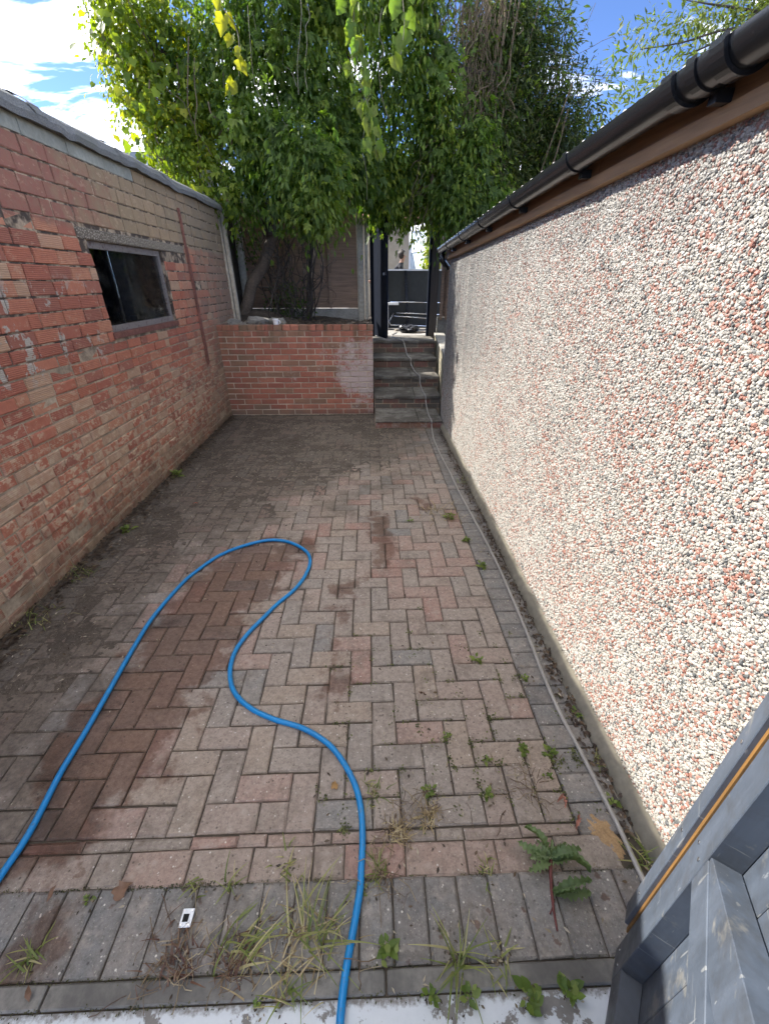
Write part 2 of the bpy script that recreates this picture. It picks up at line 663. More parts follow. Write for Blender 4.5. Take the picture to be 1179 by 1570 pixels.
def wood_mat(name, col, axis=2, dark=.45, scale=14, rough=.75):
    w = NT(name)
    sc = [scale] * 3
    sc[axis] = scale * .06
    n = w.noise(3, 6, .65, w.mapping(w.pos(), scale=tuple(sc)), .4)
    n2 = w.noise(1.7, 3)
    c = w.mix(w.map(n, .3, .7), tuple(x * dark for x in col), col)
    c = w.mix(w.map(n2, .35, .7, 0, .4), c, tuple(x * .55 for x in col))
    w.set(Base_Color=c, Roughness=rough)
    w.bump(n, .4, .003)
    return w.m


def brick_mat(name, src, style):
    w = NT(name)
    r = w.rnd() if src == 'obj' else w.attr('rnd')
    p = w.pos()
    x, y, z = w.sep(p)
    n1 = w.noise(26, 5, .62)
    n2 = w.noise(6, 4, .6)
    nf = w.noise(180, 3, .6)
    if style == 'shed':
        base = w.ramp(r, [(0, (.40, .138, .08)), (.2, (.44, .17, .098)), (.4, (.35, .118, .073)), (.55, (.46, .215, .125)),
                          (.7, (.42, .15, .088)), (.85, (.30, .115, .075))], 'CONSTANT')
        base = w.mix(w.map(n1, .35, .7, 0, .4), base, (.26, .09, .06))
        # upper courses: plum and ochre commons
        up = w.map(w.math('ADD', z, w.map(n2, .3, .7, -.02, .02)), 1.99, 2.02)
        och = w.map(w.math('ADD', y, w.map(n2, .3, .7, -.5, .5)), 3.3, 4.2)
        upc = w.mix(och, (.26, .105, .075), w.mix(r, (.25, .19, .11), (.32, .23, .135)))
        upc = w.mix(w.map(n1, .35, .7, 0, .5), upc, (.22, .15, .10))
        base = w.mix(up, base, upc)
        # cream faces, slurry smears towards the foot of the wall
        low = w.map(z, 1.25, .65, 0.0, 1.0)
        r2 = w.math('FRACT', w.math('MULTIPLY', r, 7.31))
        pick = w.map(w.math('ADD', r2, w.math('MULTIPLY', low, .18)), .90, .94)
        pick = w.math('MULTIPLY', pick, w.math('SUBTRACT', 1, up))
        base = w.mix(w.math('MULTIPLY', pick, .75), base, w.mix(n1, (.50, .34, .21), (.40, .29, .19)))
        ns = w.noise(17, 5, .7, w.mapping(p, scale=(1, .7, 1.3)))
        sm = w.map(w.math('ADD', ns, w.math('MULTIPLY', low, .08)), .57, .64)
        base = w.mix(w.math('MULTIPLY', sm, w.map(low, 0, 1, .28, .85)), base, w.mix(nf, (.52, .37, .235), (.58, .46, .32)))
        # vertical chip stripes on the low bricks
        st = w.map(w.noise(1, 3, .6, w.mapping(p, scale=(1, 34, 5))), .50, .57)
        base = w.mix(w.math('MULTIPLY', w.math('MULTIPLY', st, w.map(z, 1.0, .7)), w.map(r2, .1, .5, .1, .75)), base, (.48, .32, .22))
        # grey render splashes below the window height
        rm = w.math('MULTIPLY', w.map(w.noise(4.6, 5, .75, w.mapping(p, scale=(1, 1.3, .9), loc=(0, .4, .1))), .575, .60),
                    w.math('MULTIPLY', w.map(z, 1.75, 1.6), w.map(z, 1.1, 1.2)))
        rm = w.math('MULTIPLY', rm, w.map(y, 3.6, 3.3))
        base = w.mix(rm, base, w.mix(nf, (.34, .305, .25), (.46, .42, .35)))
        # green and grey film at the damp far end
        damp = w.math('MULTIPLY', w.map(w.math('ADD', y, w.map(n2, .3, .7, -.7, .7)), 4.9, 6.3), .75)
        base = w.mix(damp, base, w.mix(n1, (.17, .14, .10), (.25, .20, .145)))
        soilm = w.map(w.math('ADD', z, w.map(w.noise(7, 4, .65), .3, .7, -.16, .16)), .36, .0)
        base = w.mix(w.math('MULTIPLY', soilm, .75), base, w.mix(n2, (.13, .105, .06), (.17, .115, .075)))
        rid = w.math('SINE', w.math('MULTIPLY', w.math('ADD', z, w.math('MULTIPLY', n2, .004)), 2 * math.pi / .0105))
        rid = w.math('MULTIPLY', rid, w.map(r2, .25, .3))
        rid = w.math('MULTIPLY', rid, w.math('SUBTRACT', 1, up))
        base = w.mix(w.math('MULTIPLY', w.map(rid, .1, -.9), .35), base, w.mix(1, base, (.5, .42, .4), 'MULTIPLY'))
        h = w.math('ADD', w.math('MULTIPLY', rid, .35), w.math('ADD', w.math('MULTIPLY', n1, 1.4), w.math('MULTIPLY', nf, .5)))
        w.set(Base_Color=base, Roughness=.88)
        w.bump(h, .6, .004)
    elif style == 'retain':
        base = w.ramp(r, [(0, (.37, .135, .085)), (.25, (.41, .155, .098)), (.45, (.32, .115, .077)), (.62, (.29, .16, .10)),
                          (.75, (.43, .17, .107)), (.9, (.25, .15, .095))], 'CONSTANT')
        base = w.mix(w.map(n1, .35, .7, 0, .35), base, (.19, .08, .058))
        # white efflorescence, lower right
        ef = w.math('ADD', w.map(x, -1.0, .0, -.25, .30), w.map(w.noise(3.4, 5, .68), .35, .68, -.25, .28))
        ef = w.math('ADD', ef, w.map(w.math('ABSOLUTE', w.math('SUBTRACT', z, .62)), .1, .55, .12, -.25))
        ef = w.math('ADD', ef, w.map(w.noise(38, 5, .75), .35, .65, -.16, .16))
        base = w.mix(w.map(ef, .02, .30, 0, .82), base, w.mix(n1, (.45, .36, .33), (.58, .52, .49)))
        # green streaks under the coping
        gr = w.math('MULTIPLY', w.map(z, .75, 1.15), w.map(w.noise(1, 4, .6, w.mapping(p, scale=(9, 1, 1.2))), .45, .62))
        base = w.mix(w.math('MULTIPLY', gr, .85), base, (.085, .075, .038))
        lf_ = w.math('MULTIPLY', w.map(x, -1.3, -2.0), w.map(w.noise(4, 4, .65), .4, .6))
        base = w.mix(w.math('MULTIPLY', lf_, .6), base, (.13, .105, .055))
        base = w.mix(w.map(w.math('ADD', z, w.map(n2, .3, .7, -.08, .08)), .14, .0, 0, .6), base, (.16, .115, .09))
        w.set(Base_Color=base, Roughness=.88)
        w.bump(w.math('ADD', n1, w.math('MULTIPLY', nf, .5)), .4, .003)
    else:  # step
        base = w.ramp(r, [(0, (.20, .10, .075)), (.35, (.15, .115, .09)), (.6, (.23, .10, .08)), (.8, (.13, .11, .09))], 'CONSTANT')
        base = w.mix(w.map(n1, .35, .65, 0, .7), base, (.10, .09, .072))
        w.set(Base_Color=base, Roughness=.9)
        w.bump(n1, .4, .003)
    return w.m


def mortar_mat(name, light, dark, holes=True):
    w = NT(name)
    n = w.noise(45, 5, .7)
    c = w.mix(w.map(n, .3, .7), dark, light)
    n2 = w.noise(5, 4, .65)
    c = w.mix(w.map(n2, .42, .62, 0, .6), c, tuple(k * .5 for k in dark))
    if holes:
        z = w.sep(w.pos())[2]
        c = w.mix(w.math('MULTIPLY', w.map(z, 1.1, 1.35), w.map(w.noise(12, 3), .42, .55)), c, (.06, .045, .035))
    w.set(Base_Color=c, Roughness=.95)
    w.bump(n, .6, .004)
    return w.m


# ================================================================== GROUND
paving = empty('paving')
tag(paving, 'herringbone block paving of the yard floor', kind='structure')
WORLD_LOC['paving'] = (0, 0, 0)
mb = MB()
mb.box(-2.35, 1.0, .352, 6.3, -.12, -.010)
mb.build('joint_sand', joint_dirt, paving)
UX, UY, UZ = (1, 0, 0), (0, 1, 0), (0, 0, 1)
B = Blocks('paver', UX, UY, UZ, .05, .006, .0018, .0016, paving)
G = .1015
X0, X1, Y0, Y1 = -1.76, .70, .745, 5.99
jg = .0045


def in_cell(i, j):
    return X0 - 1e-6 <= X0 + i * GX and X0 + (i + 1) * GX <= X1 + 1e-6 and Y0 + (j + 1) * G <= Y1 + .02


NX = int(round((X1 - X0) / G)); GX = (X1 - X0) / NX
NY = int((Y1 - Y0) / G)


def hz():
    return random.gauss(0, .0018)


for i in range(-1, NX + 1):
    for j in range(-1, NY + 1):
        m = (i - j + 1) % 4
        if m == 0:
            cells = [(i, j), (i + 1, j)]
        elif m == 3:
            cells = [(i, j), (i, j + 1)]
        else:
            continue
        cells = [c for c in cells if 0 <= c[0] < NX and 0 <= c[1] < NY]
        if not cells:
            continue
        cx = X0 + (sum(c[0] for c in cells) / len(cells) + .5) * GX
        cy = Y0 + (sum(c[1] for c in cells) / len(cells) + .5) * G
        cx += random.gauss(0, .0009); cy += random.gauss(0, .0009)
        rot = random.gauss(0, .006)
        if len(cells) == 1:
            B.add((cx, cy, hz()), GX - jg, G - jg, 0, rot)
        elif m == 0:
            B.add((cx, cy, hz()), 2 * GX - jg, G - jg, 0, rot)
        else:
            B.add((cx, cy, hz()), 2 * G - jg, GX - jg, 0, rot + math.pi / 2)
# thin cut strip, one course of stretchers, then the charcoal soldier course
x = X0
while x < X1 - .02:
    l = random.choice((.06, .1, .2, .1, .16))
    l = min(l, X1 - x)
    B.add((x + l / 2, .7235, hz()), l - jg, .034, 2)
    x += l
x = -2.0 + .05
while x < .80:
    l = .2035 if random.random() < .72 else .1035
    B.add((x + l / 2, .6555, hz()), l - jg, .0955, 2, random.gauss(0, .004))
    x += l
x = -2.0
while x < .86:
    B.add((x + .051, .507, hz()), .1985, .0985, 1, math.pi / 2 + random.gauss(0, .006))
    x += .1022
y = .706
while y < 5.25:
    B.add((.80, y + .05, hz()), .192, .0985, 1, random.gauss(0, .008))
    y += .102
y = .706
while y < 6.0:
    B.add((-1.873, y + .05, hz()), .21, .0985, 1, random.gauss(0, .008))
    y += .102
B.build([pav_o, gre_o, red_o], [pav_a, gre_a, red_a], 300, 'paver_field')

# kerb edging and the painted concrete strip in the gateway
w = NT('kerb_concrete')
n = w.noise(40, 5, .65)
c = w.mix(w.map(n, .3, .7), (.12, .115, .105), (.23, .215, .19))
c = w.mix(w.map(w.noise(4, 4, .6), .45, .6, 0, .7), c, (.085, .08, .074))
w.set(Base_Color=c, Roughness=.9)
w.bump(n, .4, .003)
kerb_m = w.m
kerb = empty('kerb'); WORLD_LOC['kerb'] = (0, 0, 0)
tag(kerb, 'narrow concrete kerb along the front of the paving', kind='structure')
for k, (a, b) in enumerate(((-2.75, -1.83), (-1.824, -.904), (-.898, .014), (.020, .935))):
    mb = MB(); mb.box(a, b, .3545, .4035, -.1, .001 + .002 * (k % 2))
    mb.build('kerb_stone', kerb_m, kerb, bevel=.004)
w = NT('flaking_white_paint')
p = w.pos()
n = w.noise(7, 6, .68, dist=.3)
n2 = w.noise(60, 4, .7)
flake = w.map(w.math('ADD', n, w.map(n2, .3, .7, -.05, .05)), .54, .57)
edge = w.map(w.math('ADD', w.sep(p)[1], w.map(n2, .3, .7, -.012, .012)), .333, .349)
flake = w.math('MAXIMUM', flake, edge)
c = w.mix(flake, w.mix(n2, (.50, .53, .55), (.60, .62, .64)), w.mix(n2, (.12, .11, .10), (.24, .225, .205)))
w.set(Base_Color=c, Roughness=.8)
w.bump(w.math('MULTIPLY', w.math('SUBTRACT', 1, flake), 1), .5, .002)
mb = MB(); mb.box(-4, 2.2, -2.5, .3505, -.15, -.006)
gs = mb.build('gateway_slab', w.m)
tag(gs, 'flaking white painted concrete slab in the gateway', kind='structure')
mb = MB(); mb.box(-60, 60, -60, 90, -.6, -.14)
g0 = mb.build('ground', soil); tag(g0, kind='structure')

# ================================================================== LEFT: BRICK OUTBUILDING
LX = -2.0
shed = thing('brick_outbuilding', 'old red brick outbuilding with felt roof edge and dark window, left side', 'outbuilding')
mort = mortar_mat('sandy_mortar', (.50, .40, .28), (.30, .23, .155))
WY0, WY1, WZ0, WZ1 = 3.60, 4.83, 1.30, 1.945
mb = MB()
xa, xb = LX - .22, LX - .007
mb.box(xa, xb, -1.2, WY0, -.1, 2.52)
mb.box(xa, xb, WY1, 6.85, -.1, 2.52)
mb.box(xa, xb, WY0, WY1, -.1, WZ0)
mb.box(xa, xb, WY0, WY1, WZ1, 2.52)
mb.build('mortar_core', mort, shed)
mb = MB()
mb.box(-5.2, LX - .22, 6.63, 6.85, -.1, 2.52)
mb.box(-5.2, LX - .22, -1.2, -.98, -.1, 2.52)
mb.box(-5.2, -4.98, -.98, 6.63, -.1, 2.52)
mb.build('rear_walls', mort, shed)
mb = MB(); mb.box(-4.98, LX - .22, -.98, 6.63, -.1, -.02)
mb.build('inside_floor', dark_concrete, shed)
sb_o, sb_a = brick_mat('shed_brick', 'obj', 'shed'), brick_mat('shed_brick_field', 'attr', 'shed')
gb_o = simple('grey_block', (.25, .255, .215), .9, .3, 30, .4, .003)
SB = Blocks('brick', UY, UZ, UX, .04, .005, .0022, .0028, shed)
zc = .0
courses = []
while zc < 1.28:
    courses.append((zc, .074)); zc += .0745
while zc < 1.98:
    courses.append((zc, .0865)); zc += .087
while zc < 2.40:
    courses.append((zc, .097)); zc += .0975
for ci, (z0, hgt) in enumerate(courses):
    y = .55 - (.11 if ci % 2 else 0) - random.random() * .03
    while y < 6.84:
        r = random.random()
        if z0 < .8:
            L = .225 if r < .55 else (.1125 if r < .85 else .165)
        else:
            L = .222 if r < .86 else .11
        a, b = y, min(y + L, 6.845)
        y += L
        zm = z0 + hgt / 2
        spans = [(a, b)]
        if z0 + hgt > WZ0 - .005 and z0 < WZ1:
            if b > WY0 and a < WY1:
                spans = []
                if a < WY0 - .03: spans.append((a, WY0 + .006))
                if b > WY1 + .03: spans.append((WY1 + .001, b))
        if z0 + hgt > WZ1 and z0 < WZ1 + .07:
            nsp = []
            for (q0, q1) in spans:
                if q1 > 3.5 and q0 < 5.38:
                    if q0 < 3.47: nsp.append((q0, 3.497))
                    if q1 > 5.41: nsp.append((5.385, q1))
                else:
                    nsp.append((q0, q1))
            spans = nsp
        for q0, q1 in spans:
            if q1 - q0 < .03: continue
            gap = .008 if z0 < 1.25 else .0075
            SB.add((LX + random.gauss(0, .0026), (q0 + q1) / 2, zm + random.gauss(0, .0012)),
                   q1 - q0 - gap, hgt - (.010 if z0 < 1.2 else .0085), 0, random.gauss(0, .006))
SB.build([sb_o], [sb_a], 300, 'brick_field')
# course of pale grey blocks under the roof edge
y = .6
ztop = courses[-1][0] + courses[-1][1] + .003
while y < 6.8:
    L = .44 if y < 4.2 else .225
    q1 = min(y + L, 6.84)
    me = block_mesh('top_block', q1 - y - .008, 2.515 - ztop, .04, .004, .002, .002, gb_o if y < 4.2 else sb_o)
    o = bpy.data.objects.new('top_block', me); o.parent = shed
    M = basis(Vector(UY), Vector(UZ), Vector(UX)); M.translation = Vector((LX + random.gauss(0, .002), (y + q1) / 2, (ztop + 2.515) / 2))
    o.matrix_local = M; COL.objects.link(o)
    y = q1
# lintel
w = NT('pebbly_lintel')
n = w.noise(30, 5, .7)
v = w.voro(75)
c = w.mix(w.map(v, .2, .5), w.mix(n, (.30, .26, .20), (.42, .38, .31)), (.12, .10, .075))
c = w.mix(w.map(w.sep(w.pos())[1], 3.9, 5.0, 0, .6), c, (.22, .19, .14))
w.set(Base_Color=c, Roughness=.95)
w.bump(w.math('SUBTRACT', n, v), .6, .006)
mb = MB()
for k in range(12):
    a, b = 3.502 + k * .1565, 3.502 + (k + 1) * .1565
    mb.box(LX - .05, LX + .006, a, b, WZ1 + .001, WZ1 + .072)
me = MB()
poly = []
mb2 = MB(); mb2.box(LX - .05, LX + .006, 3.502, 5.38, WZ1 + .001, WZ1 + .072)
lo = mb2.build('lintel', w.m, shed, bevel=.008)
# window
win = empty('window'); win.parent = shed; WORLD_LOC['window'] = (0, 0, 0)
w = NT('old_mauve_paint')
n = w.noise(40, 5, .7)
c = w.mix(w.map(n, .55, .62), (.185, .165, .15), (.085, .05, .04))
w.set(Base_Color=c, Roughness=.6); w.bump(n, .3, .002)
frame_m = w.m
fx0, fx1 = LX - .085, LX - .035
mb = MB()
mb.box(fx0, fx1, WY0 + .001, WY1 - .001, WZ1 - .048, WZ1 - .002)
mb.box(fx0, fx1, WY0 + .001, WY1 - .001, WZ0 + .03, WZ0 + .075)
mb.box(fx0, fx1, WY1 - .045, WY1 - .002, WZ0 + .0755, WZ1 - .0485)
mb.box(fx0, fx1, WY0 + .002, WY0 + .045, WZ0 + .0755, WZ1 - .0485)
link('frame', mb.mesh('frame'), frame_m, win)
mb = MB(); mb.box(fx0 - .02, fx0 + .012, 3.93, 3.955, WZ0 + .0755, WZ1 - .0485)
link('mullion', mb.mesh('mullion'), dark_timber, win)
gl = NT('window_glass')
gl.set(Base_Color=(.9, .95, .93), Roughness=.015, IOR=1.5)
gl.b.inputs['Transmission Weight'].default_value = 1.0
gl.set(Base_Color=gl.mix(gl.map(gl.noise(9, 5, .7), .45, .7), (.92, .95, .93), (.55, .55, .5)), Roughness=gl.map(gl.noise(6, 5, .7), .4, .7, .01, .12))
for a, b in ((WY0 + .045, 3.9415), (3.9425, WY1 - .045)):
    mb = MB(); mb.box(LX - .064, LX - .058, a, b, WZ0 + .0755, WZ1 - .0485)
    link('pane', mb.mesh('pane'), gl.m, win)
mb = MB(); mb.box(LX - .12, LX + .012, WY0 - .02, WY1 + .005, WZ0 - .012, WZ0 + .03)
link('sill', mb.mesh('sill'), simple('rotten_red_sill', (.14, .055, .04), .8, .5, 40, .6, .005), win)
# things inside: a beaker on the inner sill
mug = MB()
prof = [(.0, 0), (.024, 0), (.03, .075), (.034, .08), (.031, .078), (.026, .01), (0, .008)]
def lathe(mb, c, prof, seg=16):
    k = len(mb.v); c = Vector(c)
    for r_, z_ in prof:
        for j in range(seg):
            a = 2 * math.pi * j / seg
            mb.v.append(tuple(c + Vector((r_ * math.cos(a), r_ * math.sin(a), z_))))
    for i in range(len(prof) - 1):
        for j in range(seg):
            a = k + i * seg + j; b = k + i * seg + (j + 1) % seg
            mb.f.append((a, b, b + seg, a + seg)); mb.r.append(.5)
mb = MB(); mb.box(LX - .21, LX - .121, WY0 + .002, WY1 - .002, WZ0 - .001, WZ0 + .03)
mb.build('inner_sill', dark_timber, shed)
lathe(mug, (LX - .16, 4.28, WZ0 + .03), prof)
o = mug.build('beaker', simple('grey_beaker', (.3, .32, .33), .4, .1), smooth=True)
tag(o, 'small grey beaker on the sill inside the outbuilding window', 'beaker')
# rusty red batten fixed up the wall
rust = simple('rust_red_timber', (.16, .065, .045), .85, .5, 50, .6, .006)
mb = MB()
for (ya, yb, za, zb, xo) in ((5.42, 5.452, .80, 2.36, -.006), (5.46, 5.486, .80, 2.02, -.012)):
    pts = []
    for k in range(15):
        t = k / 14
        z_ = za + (zb - za) * t
        jy = random.uniform(-.006, .006)
        pts.append((ya + jy, yb + jy * .7, z_))
    for k in range(14):
        (a0, a1, z0), (b0, b1, z1) = pts[k], pts[k + 1]
        v = [(LX + .004, a0, z0), (LX + .03 + xo, a0 + .006, z0), (LX + .03 + xo, a1 - .006, z0), (LX + .004, a1, z0),
             (LX + .004, b0, z1), (LX + .03 + xo, b0 + .006, z1), (LX + .03 + xo, b1 - .006, z1), (LX + .004, b1, z1)]
        mb.add(v, [(0, 1, 5, 4), (1, 2, 6, 5), (2, 3, 7, 6)] + ([(0, 3, 2, 1)] if k == 0 else []) + ([(4, 5, 6, 7)] if k == 13 else []))
mb.build('wall_batten', rust, shed, fix=False)
# roof: felt deck with a sagging torn edge
felt = NT('mineral_felt')
n = felt.noise(160, 3)
n2 = felt.noise(5, 5, .65)
c = felt.mix(felt.map(n, .3, .7), (.085, .088, .088), (.20, .205, .20))
c = felt.mix(felt.map(n2, .45, .62, 0, .6), c, (.11, .115, .095))
felt.set(Base_Color=c, Roughness=.9)
felt.bump(n2, .5, .01)
felt.bump(felt.math('ADD', n, felt.math('MULTIPLY', n2, 3)), .5, .006)
mb = MB()
NYF = 90
ys = [-1.25 + 8.15 * k / NYF for k in range(NYF + 1)]
prof0 = [(-5.25, .105), (-2.35, .105), (-2.12, .115), (-2.02, .100), (-1.955, .062), (-1.938, .02), (-1.945, -.015), (-1.962, -.012), (-1.975, .02), (-1.985, -.001), (-5.25, -.001)]
rows = []
for yv in ys:
    s1 = .004 * math.sin(yv * 3.1) + .003 * math.sin(yv * 9.7 + 1) + random.uniform(-.003, .003)
    s2 = .004 * math.sin(yv * 5.3 + 2) + random.uniform(-.007, .007)
    row = []
    for q, (px_, pz_) in enumerate(prof0):
        dz = s1 if 1 < q < 8 else 0
        dz += s2 if 4 < q < 8 else 0
        dx = s2 * .7 if 3 < q < 8 else 0
        row.append((px_ + dx, yv, 2.52 + pz_ + dz))
    rows.append(row)
k0 = 0
for row in rows: mb.v.extend(row)
npf = len(prof0)
for i in range(NYF):
    for q in range(npf):
        a = i * npf + q; b = i * npf + (q + 1) % npf
        mb.f.append((a, b, b + npf, a + npf)); mb.r.append(.5)
mb.f.append(tuple(range(npf))); mb.r.append(.5)
mb.f.append(tuple(NYF * npf + q for q in range(npf))); mb.r.append(.5)
mb.build('roof_felt', felt.m, shed)
# lap joints of the felt
for yv in (2.2, 3.2, 4.15, 5.0):
    mb = MB()
    for q in range(1, 6):
        (a, za), (b, zb) = prof0[q], prof0[q + 1]
        dy = .12 * (q - 1) * .25
        mb.add([(a + .004, yv + dy, 2.52 + za + .008), (b + .006, yv + dy + .05, 2.52 + zb + .008), (b + .006, yv + dy + .16, 2.52 + zb + .010), (a + .004, yv + dy + .11, 2.52 + za + .010)], [(0, 1, 2, 3)])
    mb.build('felt_lap', felt.m, shed)

# ================================================================== FAR: RETAINING WALL AND STEPS
ret = thing('retaining_wall', 'low red brick retaining wall with white salt stains at the end of the yard', 'wall')
RY = 6.017
mort2 = mortar_mat('pale_mortar', (.60, .50, .39), (.46, .37, .28), False)
mb = MB()
mb.box(-2.06, .036, RY + .006, RY + .2, -.1, 1.115)
mb.build('mortar_core', mort2, ret)
RB = Blocks('brick', UX, UZ, (0, -1, 0), .09, .003, .0018, .0012, ret)
rb_o, rb_a = brick_mat('retaining_brick', 'obj', 'retain'), brick_mat('retaining_brick_field', 'attr', 'retain')
for k in range(15):
    z0 = k * .0745
    x = -2.055 - (.112 if k % 2 else 0) + .03
    while x < .03:
        a, b = max(x, -2.055), min(x + .232, .042)
        x += .232
        if b - a < .03: continue
        RB.add(((a + b) / 2, RY + random.gauss(0, .001), z0 + .037), b - a - .012, .0615, 0, random.gauss(0, .003))
x = -2.055
while x < .03:
    b = min(x + .112, .046)
    RB.add(((x + b) / 2, RY - .003 + random.gauss(0, .0015), 1.152), b - x - .007, .068, 0, random.gauss(0, .008))
    x += .112
RB.build([rb_o], [rb_a], 300)
mb = MB(); mb.box(-2.05, .04, RY + .02, RY + .21, 1.116, 1.172)
mb.build('coping_bed', simple('dirty_coping', (.10, .08, .06), .95, .4, 40, .6, .006), ret)
# green-black caulk line where the wall meets the outbuilding
STEP = [(5.309, .098, 5.933), (5.933, .275, 6.496), (6.496, .434, 7.236), (7.236, .579, 7.889), (7.889, .774, 8.72)]
steps = thing('garden_steps', 'five worn slab and brick steps rising to the garden door', 'steps')
slab_m = NT('step_slab')
n = slab_m.noise(35, 5, .7); n2 = slab_m.noise(5, 5, .65)
c = slab_m.mix(slab_m.map(n, .3, .7), (.15, .14, .118), (.27, .25, .215))
c = slab_m.mix(slab_m.map(n2, .38, .56, 0, .85), c, (.07, .06, .046))
slab_m.set(Base_Color=c, Roughness=.9); slab_m.bump(n, .5, .004)
st_o, st_a = brick_mat('step_brick', 'obj', 'step'), brick_mat('step_brick_field', 'attr', 'step')
def rx(yv):
    return .93 + (yv - 5.309) * .088
TB = Blocks('brick', UX, UZ, (0, -1, 0), .06, .003, .001, .001, steps)
prev = 0
for i, (y0, zt, y1) in enumerate(STEP):
    r_ = rx(y0)
    th_ = .018 if i == 0 else .042
    mb = MB(); mb.box(.05, r_ - .004, y0 + .008, min(y1 + .1, 8.72), prev - .1, zt - th_ - .006)
    mb.build('step_core', mort, steps)
    mb = MB()
    xs = [.05, .62, r_]
    for q in range(2):
        mb = MB(); mb.box(xs[q] + .002, xs[q + 1] - .003, y0 - .012, y1 + .03, zt - th_ - .002 * q, zt - .002 * q)
        mb.build('tread_slab', slab_m.m, steps, bevel=.005)
    zb = prev
    hh = zt - th_ - .002 - zb
    rows = max(1, int(round(hh / .075)))
    for q in range(rows):
        ch = hh / rows
        x = .052 - (.11 if q % 2 else 0)
        while x < r_ - .02:
            a, b = max(x, .052), min(x + .225, r_ - .005)
            x += .225
            if b - a < .02: continue
            TB.add(((a + b) / 2, y0 + .004, zb + ch * (q + .5)), b - a - .008, ch - .009, 1 if i == 0 else 0)
    prev = zt
TB.build([st_o, rb_o], [st_a, rb_a], 300)
# flank wall on the right of the steps
flank = thing('stair_side_wall', 'pale dirty brick side wall right of the steps, behind the garage corner', 'wall')
d = Vector((rx(8.7) - rx(5.45), 8.7 - 5.45, 0)).normalized()
nrm = Vector((-d.y, d.x, 0))
mb = MB()
base = Vector((rx(5.7) + .012, 5.66, 0))
Lf = 3.0
mb.obox(base - nrm * .006, d, -nrm, UZ, 0, Lf, 0, .16, -.05, .80)
mb.build('mortar_core', mort2, flank)
FB = Blocks('brick', tuple(d), UZ, tuple(nrm), .05, .004, .001, .001, flank)
fl_m = simple('pale_dirty_brick', (.26, .235, .165), .9, .45, 18, .5, .004)
for k in range(10):
    q = -.11 if k % 2 else 0
    while q < Lf:
        a, b = max(q, .0), min(q + .225, Lf)
        q += .225
        if b - a > .03:
            FB.add(base + d * ((a + b) / 2) + Vector((0, 0, .04 + k * .079)), b - a - .009, .068, 0)
FB.build([fl_m], [fl_m], 300)
mb = MB(); mb.obox(base, d, -nrm, UZ, -.02, Lf + .02, -.015, .17, .801, .84)
mb.build('coping', concrete, flank, bevel=.006)

# raised bed
mb = MB()
NXB, NYB = 24, 26
for j in range(NYB + 1):
    for i in range(NXB + 1):
        x = -2.6 + 2.63 * i / NXB; y = RY + .19 + (8.5 - RY - .19) * j / NYB
        z = 1.10 + .05 * math.sin(x * 5 + y * 3) * .5 + random.uniform(-.03, .03) + (.16 * math.exp(-((x + 1.85) ** 2 + (y - 7.5) ** 2) / .4))
        mb.v.append((x, y, z))
for j in range(NYB):
    for i in range(NXB):
        a = j * (NXB + 1) + i
        mb.f.append((a, a + 1, a + NXB + 2, a + NXB + 1)); mb.r.append(.5)
bed = mb.build('raised_bed_soil', soil, smooth=True); tag(bed, 'dark soil of the raised bed behind the brick wall', kind='structure')
# rubble lumps on the bed
rock_m = simple('rubble', (.20, .185, .16), .95, .4, 25, .6, .006)
rub_lbl = [((-1.62, 6.62, 1.16), .17, 'grey rubble lump at the foot of the leaning trunk'),
           ((-1.95, 6.55, 1.15), .12, 'small grey rubble lump beside the leaning concrete post'),
           ((-1.36, 6.75, 1.15), .13, 'broken grey stone under the tangled vine stems'),
           ((-1.78, 6.42, 1.13), .09, 'little broken stone left of the white cup, just behind the coping')]
for c, r_, lb in rub_lbl:
    bm = bmesh.new(); bmesh.ops.create_icosphere(bm, subdivisions=2, radius=r_)
    for v in bm.verts:
        v.co *= random.uniform(.78, 1.15); v.co.z *= .62; v.co.x *= 1.2
        v.co += Vector(c)
    me = bpy.data.meshes.new('rubble_stone'); bm.to_mesh(me); bm.free()
    tag(link('rubble_stone', me, rock_m), lb, 'stone', 'rubble on the raised bed')
# white cup on the coping
mb = MB()
lathe(mb, (-1.245, 6.10, 1.172), [(0, 0), (.03, 0), (.033, .03), (.036, .075), (.040, .082), (.036, .08), (.031, .012), (0, .01)], 18)
mb.tube([(-1.245 + .036 + .0, 6.10, 1.235), (-1.19, 6.095, 1.23), (-1.185, 6.095, 1.20), (-1.213, 6.10, 1.19)], .005, 6)
o = mb.build('cup', white_paint, smooth=True); tag(o, 'small white cup standing on the brick coping', 'cup')

# ================================================================== FENCES
post_m = simple('fence_post_concrete', (.36, .335, .28), .9, .35, 26, .5, .003)
lap_m = wood_mat('brown_lap_boards', (.32, .215, .145), 0, .45, 16)
bf = thing('back_fence', 'brown overlapped board fence panel with concrete gravel board behind the bed', 'fence')
FY = 8.30
for x0, x1 in ((-.20, -.09), (-2.47, -2.37)):
    mb = MB()
    poly = [(x0, FY - .05, 1.0), (x0 + .02, FY - .07, 1.0), (x1 - .02, FY - .07, 1.0), (x1, FY - .05, 1.0), (x1, FY + .05, 1.0), (x0, FY + .05, 1.0)]
    mb.prism(poly, (0, 0, 1.95))
    mb.build('post', post_m, bf, bevel=.004)
    mb = MB(); mb.box((x0 + x1) / 2 + .075, (x0 + x1) / 2 + .125, FY - .06, FY - .0, 1.0, 2.9)
    if x0 > -1: mb.build('post_batten', post_m, bf)
mb = MB(); mb.box(-2.37, -.2, FY - .02, FY + .02, 1.0, 1.27)
mb.build('gravel_board', concrete, bf)
